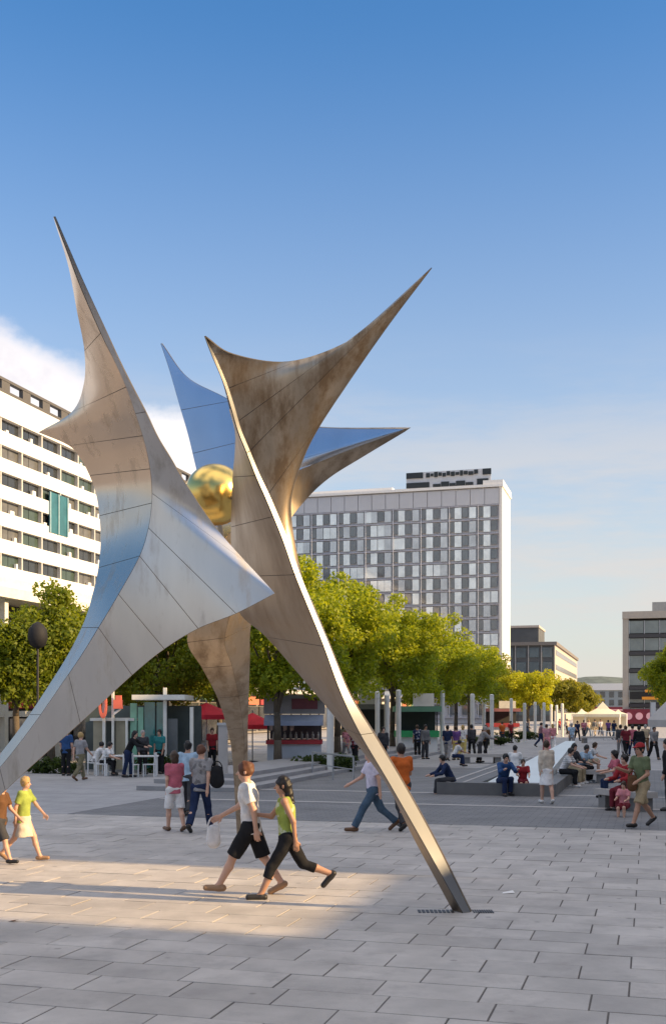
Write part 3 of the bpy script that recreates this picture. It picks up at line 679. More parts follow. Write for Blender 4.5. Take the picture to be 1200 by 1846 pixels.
# ------------------------------------------------------------------ stalls, pavilions, parasols
red = mat('stall_red', (.42, .025, .03), .5, var=.1)
def kiosk():
    t = thing('kiosk', 'white kiosk with a red counter stripe and blue grey awning behind the leg', 'kiosk', GY(530, 47.4))
    w, d = 2.3, 2.2
    wp = mat('kiosk_panel', (.50, .50, .50), .6, var=.08)
    q = MB(); q.box(-w/2, w/2, 0, d, 0, .95); q.build('counter', wp, t)
    q = MB(); q.box(-w/2-.05, w/2+.05, -.12, d, .953, 1.12); q.build('counter_stripe', red, t)
    q = MB(); q.box(-w/2, w/2, d-.08, d, 1.13, 2.2); q.build('back_wall', mat('kiosk_dark', (.07, .06, .06), .7), t)
    for x in (-w/2+.04, w/2-.04):
        q = MB(); q.box(x-.04, x+.04, .02, .1, 1.12, 2.05); q.build('post', dark_metal, t)
    q = MB(); q.add([(-w/2-.1, -.7, 1.75), (w/2+.1, -.7, 1.75), (w/2+.1, 0, 2.1), (-w/2-.1, 0, 2.1), (-w/2-.1, -.7, 1.95), (w/2+.1, -.7, 1.95), (w/2+.1, 0, 2.2), (-w/2-.1, 0, 2.2)],
              [(0, 1, 2, 3), (4, 7, 6, 5), (0, 4, 5, 1), (1, 5, 6, 2), (0, 3, 7, 4), (3, 2, 6, 7)]); q.build('awning', mat('awning_blue', (.33, .36, .45), .7), t)
    q = MB(); q.box(-w/2-.15, w/2+.15, 0, d+.1, 2.25, 3.05); q.build('roof_box', mat('kiosk_roof', (.26, .23, .22), .6), t)
    q = MB(); q.box(-.1, 1., -.03, -.005, 2.45, 2.9); q.build('red_sign', mat('kiosk_maroon', (.16, .03, .04), .5), t)
    q = MB()
    for i in range(9): 
        x = -w/2+.25+i*.24; q.lathe([(.06, 0), (.06, .2), (.03, .26), (.03, .34)], 8, (x, .6+.3*(i % 2), 1.13))
    q.build('bottles', mat('bottle_mix', (.35, .33, .28), .3, var=.5, vscale=8), t, kind='stuff')
    q = MB()
    for i in range(4):
        x = -w/2+.15+i*.3; q.add([(x-.1, .05, 2.), (x+.1, .05, 2.), (x+.08, .05, 1.55), (x-.06, .05, 1.5), (x-.1, .09, 2.), (x+.1, .09, 2.), (x+.08, .09, 1.55), (x-.06, .09, 1.5)], [(0, 3, 2, 1), (4, 5, 6, 7), (0, 4, 7, 3), (1, 2, 6, 5), (2, 3, 7, 6), (0, 1, 5, 4)])
    q.build('hanging_cards', mat('card', (.5, .35, .28), .7, var=.5, vscale=5), t)
kiosk()
def stall(px, Y, w, h, col, label, name):
    t = thing('market_stall', label, 'stall', GY(px, Y), 0, 'market stalls')
    q = MB(); q.box(-w/2, w/2, 0, 1.2, 0, .95); q.build('counter', paint_white, t)
    q = MB(); q.box(-w/2-.1, w/2+.1, -.2, 1.3, .953, 1.3); q.build('counter_trim', mat(name, col, .5), t)
    for x in (-w/2+.03, w/2-.03):
        q = MB(); q.box(x-.035, x+.035, 0, .07, 1.3, h); q.build('post', dark_metal, t)
    q = MB(); q.box(-w/2-.2, w/2+.2, -.4, 1.5, h, h+.3); q.build('roof', mat(name+'_roof', tuple(.5*c+.1 for c in col), .6), t)
    q = MB(); q.box(-w*.12, w*.4, -.42, -.41, h+.3, h+1.0); q.box(-w*.12, w*.4, -.41, -.3, h+.3, h+1.0); q.build('sign_board', mat('board_cream', (.72, .66, .55), .6), t)
    q = MB(); q.box(-w/2, w/2, 1.2, 1.27, 1.0, h); q.build('back_wall', mat('stall_back', (.05, .055, .05), .7), t)
stall(752, 61, 2.2, 2.35, (.03, .30, .10), 'white market stall with a green counter top and cream sign board', 'stall_green')
stall(655, 66, 2.6, 2.5, (.22, .20, .12), 'pale market stall half hidden behind the sculpture leg', 'stall_tan')
stall(905, 105, 3.0, 2.4, (.40, .05, .05), 'small red topped market stall behind the pale poles', 'stall_red_b')
def parasol(px, Y, r, h, col, label, cname, group='red parasols', drop=.55):
    t = thing('parasol', label, 'parasol', GY(px, Y), random.random(), group)
    q = MB(); q.bar((0, 0, 0), (0, 0, h+.1), .03, n=8); q.build('pole', grey_metal, t)
    q = MB(); n = 8; 
    ring = [(r*math.cos(2*math.pi*i/n), r*math.sin(2*math.pi*i/n), h-drop) for i in range(n)]; low = [(x, y, z-.2) for x, y, z in ring]
    mid = [(x*.5, y*.5, h-drop*.45) for x, y, z in ring]
    q.add([(0, 0, h)]+mid+ring+low, [(0, 1+i, 1+(i+1) % n) for i in range(n)]+[(1+i, 1+n+i, 1+n+(i+1) % n, 1+(i+1) % n) for i in range(n)]+[(1+n+i, 1+2*n+i, 1+2*n+(i+1) % n, 1+n+(i+1) % n) for i in range(n)])
    o = q.build('canopy', mat(cname, col, .75), t)
    sm = o.modifiers.new('thickness', 'SOLIDIFY'); sm.thickness = .015
    q = MB(); q.lathe([(.28, 0), (.28, .06), (.05, .1)], 12); q.build('foot', dark_metal, t)
parasol(372, 49, 1.15, 2.75, (.75, .03, .05), 'large red parasol left of the thin rear leg, the highest of the red ones', 'parasol_red')  # red of these canopies raised in place of sunlight they miss
parasol(318, 52, .95, 2.25, (.75, .03, .05), 'low red parasol left of the large red one', 'parasol_red')
parasol(455, 51, 1.0, 2.3, (.75, .03, .05), 'red parasol between the rear leg and the kiosk', 'parasol_red')
parasol(1238, 31, 1.1, 3.1, (.42, .39, .36), 'grey beige parasol at the right edge of the picture', 'parasol_grey', None, 1.0)
def marquee(px, Y, w, h, label):
    t = thing('marquee', label, 'tent', GY(px, Y), -STA)
    cr = mat('tent_cream', (.78, .70, .52), .7, var=.05)
    q = MB(); n = 4; x = w/2
    q.add([(-x, -x, 2.1), (x, -x, 2.1), (x, x, 2.1), (-x, x, 2.1), (-x*.35, -x*.35, 2.1+h*.42), (x*.35, -x*.35, 2.1+h*.42), (x*.35, x*.35, 2.1+h*.42), (-x*.35, x*.35, 2.1+h*.42), (0, 0, 2.1+h), (-x, -x, 1.7), (x, -x, 1.7), (x, x, 1.7), (-x, x, 1.7)],
          [(0, 1, 5, 4), (1, 2, 6, 5), (2, 3, 7, 6), (3, 0, 4, 7), (4, 5, 8), (5, 6, 8), (6, 7, 8), (7, 4, 8), (9, 10, 1, 0), (10, 11, 2, 1), (11, 12, 3, 2), (12, 9, 0, 3)])
    o = q.build('roof', cr, t); o.modifiers.new('thickness', 'SOLIDIFY').thickness = .03
    for sx in (-1, 1):
        for sy in (-1, 1):
            q = MB(); q.bar((sx*x*.97, sy*x*.97, 0), (sx*x*.97, sy*x*.97, 2.1), .06, n=8); q.build('pole', paint_white, t)
    q = MB(); q.box(-x, x, x-.06, x, 0, 2.1); q.build('back_wall', cr, t)
marquee(1086, 150, 4.6, 1.7, 'cream peaked marquee tent at the far end of the street')
marquee(1048, 165, 2.8, .8, 'small low cream tent left of the peaked marquee')
marquee(1114, 170, 2.6, .7, 'small cream tent right of the peaked marquee')
def pavilion():
    t = thing('glass_pavilion', 'white framed glass pavilion with teal panes under the sculpture', 'pavilion', GY(230, 42.5))
    def X(px): return (px-230)/FPX*42.5
    def Z(py): return HCAM+(HOR-py)/FPX*42.5
    wf = mat('pavilion_white', (.74, .72, .64), .5); teal = mat('pavilion_teal', (.03, .19, .18), .08, ior=1.8, var=.4, vscale=1.5); pg = mat('pavilion_green', (.25, .52, .36), .2, var=.2)
    q = MB(); q.box(X(240), X(335), -.3, 2.4, Z(1262), Z(1253)); q.build('roof', wf, t)
    q = MB(); q.box(X(160), X(240), .2, 2.4, Z(1300), Z(1295)); q.build('lower_roof', wf, t)
    for px, top, w in ((187, 1242, 5), (203, 1240, 4), (228, 1297, 4), (297, 1240, 6), (345, 1275, 6)):
        q = MB(); q.box(X(px)-w/2*.02125, X(px)+w/2*.02125, .0, .14, 0, Z(top)); q.build('post', wf, t)
    for a, c, tp, m in ((165, 184, 1296, mat('pavilion_tan', (.36, .32, .22), .5)), (206, 226, 1300, mat('pavilion_tan', (.36, .32, .22), .5)), (232, 244, 1268, pg), (246, 256, 1275, pg), (258, 277, 1266, teal), (280, 294, 1266, teal), (300, 318, 1296, mat('pavilion_grey', (.14, .15, .15), .3))):
        q = MB(); q.box(X(a), X(c), .3, .36, .1, Z(tp)); q.build('pane', m, t)
    q = MB(); q.box(X(130), X(350), 2.3, 2.4, 0, Z(1272)); q.build('back_wall', mat('pavilion_dark', (.06, .075, .07), .5, var=.4, vscale=1.2), t)
    # red ring shaped letter and a second red letter on the posts
    ring = MB(); n = 20; ox, oz = X(187), Z(1272); a, c = .16, .5
    vs = [];
    for i in range(n):
        th = 2*math.pi*i/n
        for k in (1., .5):
            for y in (-.18, -.06): vs.append((ox+a*k*math.cos(th), y, oz+c*(k if k == 1 else .62)*math.sin(th)))
    fs = []
    for i in range(n):
        j = (i+1) % n
        fs += [(i*4, j*4, j*4+2, i*4+2), (i*4+1, i*4+3, j*4+3, j*4+1), (i*4, i*4+1, j*4+1, j*4), (i*4+2, j*4+2, j*4+3, i*4+3)]
    ring.add(vs, fs); ring.build('ring_sign', mat('sign_coral', (.72, .16, .10), .5), t)
    q = MB(); q.box(X(206), X(222), -.2, -.06, Z(1278), Z(1262)); q.box(X(210), X(220), -.2, -.06, Z(1262)+.002, Z(1254)); q.build('red_sign', mat('sign_coral', (.72, .16, .10), .5), t)
    q = MB(); q.add([(X(206), -.1, Z(1290)), (X(220), -.1, Z(1279)), (X(220), -.1, Z(1276)), (X(206), -.1, Z(1284)), (X(206), -.06, Z(1290)), (X(220), -.06, Z(1279)), (X(220), -.06, Z(1276)), (X(206), -.06, Z(1284))], [(0, 1, 2, 3), (7, 6, 5, 4), (0, 4, 5, 1), (3, 2, 6, 7), (1, 5, 6, 2), (0, 3, 7, 4)]); q.build('white_sign', paint_white, t)
pavilion()
def shop_left():
    t = thing('columned_shop', 'two storey white framed shop with slim columns at the left edge', 'shop', S(0, 0), -STA)
    v = -30.65
    wf = mat('pavilion_white', (.74, .72, .64), .5)
    q = MB(); q.box(v-8, v, 40, 62, 0, 7.6); q.build('wall', mat('shop_inner', (.09, .08, .07), .6, var=.4, vscale=.7), t)
    q = MB(); q.box(v-8.5, v+2.2, 39, 63, 7.62, 8.1); q.build('roof', wf, t)
    q = MB(); q.box(v-.1, v+1.9, 39.5, 62.5, 8.12, 8.6); q.build('roof_slats', wf, t)
    for u in (40.5, 45.5, 50.5, 55.5, 60.5):
        q = MB(); q.box(v+1.5, v+1.8, u, u+.3, 0, 7.62); q.build('column', wf, t)
    for z in (2.1, 3.5):
        q = MB(); q.box(v+1.52, v+1.78, 40.85, 60.45, z, z+.28); q.build('beam', wf, t)
    q = MB(); q.box(.05, .12, 0, 2.3, .2, 2.0); wm = q.mesh('shop_window', glass_dark)
    q = MB(); q.box(.05, .12, 0, 2.3, 3.9, 6.9); wm2 = q.mesh('upper_window', mat('shop_upper_glass', (.12, .13, .12), .1, ior=1.8, var=.5, vscale=.9))
    for i in range(7):
        ob('shop_window', wm, t, (v, 41.2+i*2.75, 0)); ob('upper_window', wm2, t, (v, 41.2+i*2.75, 0))
    q = MB(); q.box(v+.2, v+1.2, 46.5, 52, 2.5, 3.4); q.build('red_awning', mat('awning_red', (.32, .05, .05), .6), t)
shop_left()
# low row of shops under the trees
def shop_row(u0, u1, v, label, seed):
    rr = random.Random(seed)
    t = thing('shop_row', label, 'shops', S(u0, v), -STA)
    L_ = u1-u0
    q = MB(); q.box(-9, -.2, 0, L_, 0, 4.6); q.build('wall', mat('row_wall', (.22, .20, .18), .7, var=.2), t)
    q = MB(); q.box(-9.2, 1.2, -.2, L_+.2, 4.62, 5.1); q.build('roof', mat('row_roof', (.45, .43, .40), .7), t)
    n = int(L_/4)
    cols = [(.35, .05, .05), (.55, .52, .45), (.05, .10, .16), (.30, .26, .10), (.5, .16, .08), (.12, .22, .14)]
    q = MB(); q.box(-.2, 0, .2, 3.6, .3, 3.0); wm = q.mesh('shop_window', mat('row_glass', (.05, .05, .048), .1, ior=1.8, var=.6, vscale=.6))
    for i in range(n):
        ob('shop_window', wm, t, (0, i*4, 0))
        q = MB(); q.box(-.2, .15, .2, 3.6, 3.2, 4.1); k = rr.randrange(6); q.build('fascia', mat('fascia_%s' % ('red', 'cream', 'navy', 'mustard', 'rust', 'green')[k], cols[k], .6), t, loc=(0, i*4, 0))
shop_row(84, 214, -43, 'long low row of shops behind the street trees', 3)
shop_row(65, 82, -30.5, 'low shop row behind the red parasols and kiosk', 5)

# railing by the kiosk
t = thing('railing', 'thin grey metal handrail beside the low steps, before the kiosk', 'railing', S(0, 0), 0)
pa = [GY(563, 40), GY(600, 38), GY(637, 36)]
for p_ in pa:
    q = MB(); q.bar(p_, p_+Vector((0, 0, .85)), .03, n=8); q.build('post', grey_metal, t)
q = MB(); q.tube([p_+Vector((0, 0, .87)) for p_ in pa], [.03]*3, 8); q.tube([p_+Vector((0, 0, .45)) for p_ in pa], [.02]*3, 8); q.build('rail', grey_metal, t)

# pool with a stone surround
def pool():
    t = thing('fountain_basin', 'long low raised pool with a pale water surface and dark stone rim', 'fountain', S(0, 0), -STA)
    u0, u1, va, vb = 31.3, 49., -4.55, -2.85
    rim = mat('basin_stone', (.14, .135, .13), .6, var=.2, vscale=2)
    q = MB(); q.box(va-1.2, va, u0-.5, u1, 0.001, .34); q.box(vb, vb+.4, u0-.5, u1, 0.001, .34); q.box(va, vb, u0-.5, u0, 0.001, .34); q.box(va, vb, u1-.5, u1, 0.001, .34); q.build('rim', rim, t)
    wat = mat('water', (.10, .13, .14), .06, ior=1.6, var=.1, bump=.06, bscale=9)
    q = MB(); q.box(va, vb, u0, u1-.5, .002, .31); q.build('water', wat, t)
    q = MB(); q.add([(va+.1, u0+.4, .312), (vb-.1, u0+.4, .312), (vb-.1, u1-2, 1.12), (va+1.2, u1-2, 1.12), (vb-.1, u1-1, .312), (va+1.2, u1-1, .312)], [(0, 1, 2, 3), (3, 2, 4, 5), (1, 4, 2), (0, 3, 5), (0, 5, 4, 1)])
    q.build('water_ramp', mat('ramp_sky_sheen', (.58, .63, .63), .3, var=.08, vscale=.8), t)  # pale colour stands in for sky mirrored in the water
    q = MB(); q.box(va-.95, va-.85, u0-.4, u1-.2, .343, .35); q.box(va-.5, va-.42, u0-.4, u1-.2, .343, .35); q.build('rim_strip', stone_light, t)
pool()
def bench(px, Y, w, d, h, label, rz=0.):
    t = thing('stone_bench', label, 'bench', GY(px, Y), rz, 'stone benches')
    q = MB(); q.box(-w/2, w/2, -d/2, d/2, h-.14, h); q.build('seat', stone_light, t)
    for x in (-w/2+.25, w/2-.25):
        q = MB(); q.box(x-.14, x+.14, -d/2+.06, d/2-.06, 0, h-.142); q.build('leg', mat('bench_leg', (.2, .19, .18), .8), t)
bench(868, 50.5, 1.9, .7, .42, 'pale low stone bench left of the pool, before the standing group')
bench(1035, 36.5, 2.2, .6, .43, 'stone bench right of the pool with people sitting on it', -.2)
bench(1126, 26.5, 1.7, .6, .45, 'stone bench at the right behind the man in the green shirt', -1.2)
bench(1085, 84, 3.2, .9, .5, 'wide pale bench far down the street before the marquee')
# litter bin and sign at the right edge
t = thing('banner', 'narrow white upright banner at the right before the shop with round signs', 'banner', GY(1172, 80))
q = MB(); q.bar((0, 0, 0), (0, 0, 3.1), .03, n=8); q.build('pole', grey_metal, t)
q = MB(); q.box(.03, .38, -.015, .015, .9, 3.05); q.build('cloth', paint_white, t)

# ------------------------------------------------------------------ tables and chairs
white_pl = mat('white_plastic', (.74, .74, .72), .4, var=.04)
def table(px, Y, label):
    t = thing('cafe_table', label, 'table', GY(px, Y), .1, 'white cafe tables')
    q = MB(); q.box(-.55, .55, -.4, .4, .70, .74); q.build('tabletop', white_pl, t)
    for x in (-.48, .48):
        for y in (-.33, .33): q = MB(); q.box(x-.03, x+.03, y-.03, y+.03, 0, .698); q.build('leg', white_pl, t)
def make_chair(loc, rz, label):
    t = thing('cafe_chair', label, 'chair', loc, rz, 'white cafe chairs')
    q = MB(); q.box(-.22, .22, -.22, .22, .42, .45); q.build('seat', white_pl, t)
    q = MB(); q.box(-.21, .21, .19, .22, .50, .86); q.build('backrest', white_pl, t)
    for x in (-.19, .19):
        for y in (-.19, .19):
            q = MB(); q.box(x-.02, x+.02, y-.02, y+.02, 0, .418 if y < 0 else .5); q.build('leg', white_pl, t)
table(215, 40.6, 'white cafe table in front of the glass pavilion'); table(258, 40.3, 'second white table, right of the leaning person in black')
make_chair(GY(185, 40.4), 1.6, 'white chair at the left end of the cafe table')
make_chair(GY(172, 41.3), .9, 'white chair farthest left behind the seated man')
make_chair(GY(236, 39.7), 2.8, 'white chair before the two cafe tables')
make_chair(GY(270, 40.0), -1.6, 'white chair at the right end of the second table')
table(1075, 96, 'long white table far down the street'); table(1100, 92, 'white table far down the street, right of the other')

# ------------------------------------------------------------------ people: one continuous body each, clothes as children
class Field:
    def __init__(s, lo, hi, h):
        s.h = h; s.lo = np.array(lo, float); s.n = np.ceil((np.array(hi)-s.lo)/h).astype(int)+1
        s.F = np.full(tuple(s.n), .3, np.float32)
    def sub(s, lo, hi):
        a = np.clip(np.floor((np.array(lo)-s.lo)/s.h).astype(int), 0, s.n-1); b = np.clip(np.ceil((np.array(hi)-s.lo)/s.h).astype(int)+1, 1, s.n)
        if (b <= a).any(): return None
        ax = [s.lo[i]+s.h*np.arange(a[i], b[i]) for i in range(3)]
        X, Y, Z = np.meshgrid(*ax, indexing='ij', sparse=True)
        return (slice(a[0], b[0]), slice(a[1], b[1]), slice(a[2], b[2])), X, Y, Z
    def merge(s, sl, d, k):
        o = s.F[sl]
        if k > 0:
            hh = np.clip(.5+.5*(o-d)/k, 0, 1); s.F[sl] = o*(1-hh)+d*hh-k*hh*(1-hh)
        else: s.F[sl] = np.minimum(o, d)
    def cone(s, a, b, ra, rb, k=.02, sx=1., cut=None, cx=0., sy=1.):
        a = np.array(a, float); b = np.array(b, float); m = max(ra, rb)*max(sx, sy)+k+2*s.h
        r = s.sub(np.minimum(a, b)-m, np.maximum(a, b)+m)
        if r is None: return
        sl, X, Y, Z = r
        d = b-a; px, py, pz = (X-a[0])/sx, (Y-a[1])/sy, Z-a[2]
        dx, dy, dz = d[0]/sx, d[1]/sy, d[2]; dd = dx*dx+dy*dy+dz*dz+1e-12
        t = np.clip((px*dx+py*dy+pz*dz)/dd, 0, 1)
        q = np.sqrt((px-t*dx)**2+(py-t*dy)**2+(pz-t*dz)**2)-(ra+(rb-ra)*t)
        if cut:
            for p0, nrm in cut:
                q = np.maximum(q, (X-p0[0])*nrm[0]+(Y-p0[1])*nrm[1]+(Z-p0[2])*nrm[2])
        s.merge(sl, q.astype(np.float32), k)
    def ell(s, c, r, k=.02, pitch=0., cut=None):
        c = np.array(c, float); m = max(r)+k+2*s.h; rr = s.sub(c-m, c+m)
        if rr is None: return
        sl, X, Y, Z = rr; x, y, z = X-c[0], Y-c[1], Z-c[2]
        cp, sp = math.cos(pitch), math.sin(pitch); y, z = y*cp-z*sp, y*sp+z*cp
        q0 = np.sqrt((x/r[0])**2+(y/r[1])**2+(z/r[2])**2); q1 = np.sqrt((x/r[0]**2)**2+(y/r[1]**2)**2+(z/r[2]**2)**2)+1e-9
        q = q0*(q0-1)/q1
        if cut:
            for p0, nrm in cut: q = np.maximum(q, (X-p0[0])*nrm[0]+(Y-p0[1])*nrm[1]+(Z-p0[2])*nrm[2])
        s.merge(sl, q.astype(np.float32), k)
    def carve(s, c, r):
        c = np.array(c, float); m = max(r)+3*s.h; rr = s.sub(c-m, c+m)
        if rr is None: return
        sl, X, Y, Z = rr
        q0 = np.sqrt(((X-c[0])/r[0])**2+((Y-c[1])/r[1])**2+((Z-c[2])/r[2])**2); q = (q0-1)*min(r)
        s.F[sl] = np.maximum(s.F[sl], -q.astype(np.float32))
    def ruffle(s, amp, k, seed):
        g = np.random.default_rng(seed); X, Y, Z = np.meshgrid(*[s.lo[i]+s.h*np.arange(s.n[i]) for i in range(3)], indexing='ij', sparse=True)
        for q in range(5):
            d = g.normal(size=3); d /= np.linalg.norm(d); f = k*g.uniform(.6, 1.7)
            s.F += (amp*.55*np.sin(f*(d[0]*X+d[1]*Y+d[2]*Z)+g.uniform(0, 6.28)+1.3*np.sin(f*.5*(d[1]*X-d[0]*Y)))).astype(np.float32)
    def mesh(s, name, mats, scale=1., facemat=None):
        F = s.F; F[0] = F[-1] = .3; F[:, 0] = F[:, -1] = .3; F[:, :, 0] = F[:, :, -1] = .3
        I = F < 0; n = F.shape
        cnt = np.zeros(tuple(k-1 for k in n), np.int8)
        offs = [(i, j, k) for i in (0, 1) for j in (0, 1) for k in (0, 1)]
        for i, j, k in offs: cnt += I[i:n[0]-1+i, j:n[1]-1+j, k:n[2]-1+k]
        act = np.argwhere((cnt > 0) & (cnt < 8))
        if len(act) == 0: return None
        idx = np.full(cnt.shape, -1, np.int64); idx[tuple(act.T)] = np.arange(len(act))
        val = {o: F[tuple((act+np.array(o)).T)] for o in offs}
        acc = np.zeros((len(act), 3)); num = np.zeros(len(act))
        for o in offs:
            for ax in range(3):
                if o[ax]: continue
                p = list(o); p[ax] = 1; p = tuple(p); fa, fb = val[o], val[p]; c = (fa < 0) != (fb < 0)
                t = np.where(c, fa/(fa-fb+1e-12), 0)
                pos = np.array(o, float)[None, :].repeat(len(act), 0); pos[:, ax] += t
                acc[c] += pos[c]; num[c] += 1
        V = (act+acc/num[:, None])*s.h+s.lo
        faces = []
        for ax in range(3):
            o1, o2 = [(1, 2), (2, 0), (0, 1)][ax]
            sl0 = [slice(1, -1)]*3; sl1 = [slice(1, -1)]*3; sl0[ax] = slice(0, -1); sl1[ax] = slice(1, None)
            A, B = I[tuple(sl0)], I[tuple(sl1)]; e = np.argwhere(A != B)
            if not len(e): continue
            base = e.copy(); base[:, [a for a in range(3) if a != ax]] += 1
            sg = A[tuple(e.T)]
            def cell(d1, d2):
                c = base.copy(); c[:, o1] += d1; c[:, o2] += d2; return idx[tuple(c.T)]
            q = np.stack([cell(-1, -1), cell(0, -1), cell(0, 0), cell(-1, 0)], 1)
            q[~sg] = q[~sg][:, ::-1]; faces.append(q)
        Fq = np.concatenate(faces); Fq = Fq[(Fq >= 0).all(1)]
        me = bpy.data.meshes.new(name); V = V*scale
        me.vertices.add(len(V)); me.vertices.foreach_set('co', V.ravel()); me.loops.add(4*len(Fq)); me.loops.foreach_set('vertex_index', Fq.ravel().astype(np.int32))
        me.polygons.add(len(Fq)); me.polygons.foreach_set('loop_start', np.arange(0, 4*len(Fq), 4)); me.polygons.foreach_set('loop_total', np.full(len(Fq), 4))
        me.polygons.foreach_set('use_smooth', np.ones(len(Fq), bool)); me.update()
        for m in mats: me.materials.append(m)
        if facemat is not None:
            cen = V[Fq].mean(1)/scale; me.polygons.foreach_set('material_index', facemat(cen).astype(np.int32))
        return me

def cloth(name, col, rough=.85): return mat('cloth_'+name, col, rough, var=.32, vscale=7, bump=.5, bscale=14, spec=.2)
def cloth_pattern(name, col, kind):
    key = 'cloth_%s_%s' % (name, kind)
    if key in MATS: return MATS[key]
    m = cloth(name, col).copy(); m.name = key; MATS[key] = m; nt = m.node_tree; N = nt.nodes.new; L = nt.links.new; b = nt.nodes['Principled BSDF']
    src = b.inputs['Base Color'].links[0].from_socket; tc = N('ShaderNodeTexCoord')
    lum = sum(col)/3; oth = tuple(min(.75, c*.45+.42) for c in col) if lum < .25 else tuple(c*.42 for c in col)
    mx = N('ShaderNodeMix'); mx.data_type = 'RGBA'; L(src, mx.inputs[6]); mx.inputs[7].default_value = (*oth, 1)
    if kind == 'striped':
        w = N('ShaderNodeTexWave'); w.bands_direction = 'Z'; w.inputs['Scale'].default_value = 5.5; w.inputs['Distortion'].default_value = .6; L(tc.outputs['Object'], w.inputs[0]); o = w.outputs['Fac']; lo_, hi_ = .55, .7
    else:
        w = N('ShaderNodeTexNoise'); w.inputs['Scale'].default_value = 9; w.inputs['Detail'].default_value = 2; L(tc.outputs['Object'], w.inputs[0]); o = w.outputs[0]; lo_, hi_ = .54, .60
    r_ = N('ShaderNodeMapRange'); r_.inputs[1].default_value = lo_; r_.inputs[2].default_value = hi_; r_.inputs[4].default_value = .8; L(o, r_.inputs[0]); L(r_.outputs[0], mx.inputs[0]); L(mx.outputs[2], b.inputs['Base Color'])
    return m
COL = {'white': (.72, .70, .68), 'lavender': (.60, .56, .66), 'black': (.016, .016, .018), 'charcoal': (.05, .05, .055), 'grey': (.28, .27, .27), 'navy': (.018, .03, .075), 'blue': (.03, .075, .19),
       'jeans': (.06, .10, .15), 'orange': (.52, .12, .025), 'green': (.14, .17, .09), 'lime': (.30, .37, .08), 'olive': (.17, .15, .09), 'beige': (.42, .33, .22), 'cream': (.58, .50, .40), 'khaki': (.36, .28, .17),
       'pink': (.62, .24, .26), 'rose': (.45, .12, .16), 'red': (.30, .025, .03), 'maroon': (.16, .02, .03), 'purple': (.15, .07, .22), 'yellow': (.62, .48, .16), 'brown': (.12, .06, .03), 'teal': (.03, .17, .17), 'sky': (.35, .48, .60)}
SKIN = [mat('skin_light', (.58, .34, .24), .5, var=.06, vscale=8), mat('skin_tan', (.42, .23, .15), .5, var=.06, vscale=8)]
HAIR = {'brown': mat('hair_brown', (.05, .028, .015), .55, var=.3, vscale=30), 'black': mat('hair_black', (.012, .01, .009), .5, var=.3, vscale=30), 'blond': mat('hair_blond', (.42, .27, .10), .55, var=.25, vscale=30),
        'ginger': mat('hair_ginger', (.11, .042, .02), .6, var=.25, vscale=30), 'grey': mat('hair_grey', (.32, .30, .28), .6, var=.2, vscale=30)}
EYE = mat('eye_dark', (.02, .017, .015), .2); LIP = mat('lip', (.40, .15, .13), .5)
SHOE = {'black': mat('shoe_black', (.02, .018, .018), .5), 'brown': mat('shoe_brown', (.12, .06, .03), .55), 'white': mat('shoe_white', (.6, .58, .55), .6), 'tan': mat('shoe_tan', (.34, .2, .11), .6)}
def rotx(v, a): return np.array([v[0], v[1]*math.cos(a)-v[2]*math.sin(a), v[1]*math.sin(a)+v[2]*math.cos(a)])
POSES = {  # (thigh, knee) left/right; (swing, out, elbow) arms; lean
 'stand': dict(l=(2, 4), r=(-3, 3), al=(4, 8, 14), ar=(-2, 8, 18), lean=2), 'walk': dict(l=(26, 8), r=(-20, 22), al=(-24, 6, 16), ar=(22, 6, 30), lean=4),
 'stride': dict(l=(32, 6), r=(-26, 24), al=(-26, 8, 18), ar=(26, 8, 34), lean=6), 'walkb': dict(l=(-16, 20), r=(22, 6), al=(20, 6, 26), ar=(-20, 6, 14), lean=4),
 'step': dict(l=(14, 10), r=(-12, 14), al=(-10, 7, 20), ar=(12, 7, 26), lean=3), 'hold': dict(l=(8, 8), r=(-10, 12), al=(18, 8, 70), ar=(24, 10, 82), lean=4),
 'sit': dict(l=(84, 86), r=(80, 80), al=(26, 10, 50), ar=(22, 12, 60), lean=10), 'sitfwd': dict(l=(88, 96), r=(84, 78), al=(24, 10, 42), ar=(28, 8, 36), lean=28), 'sitlow': dict(l=(100, 112), r=(96, 100), al=(44, 12, 52), ar=(40, 12, 60), lean=24),
 'bend': dict(l=(20, 12), r=(-2, 14), al=(55, 8, 25), ar=(60, 8, 20), lean=48), 'lean': dict(l=(10, 10), r=(-6, 6), al=(48, 8, 20), ar=(40, 8, 30), lean=26)}
NPERS = [0]
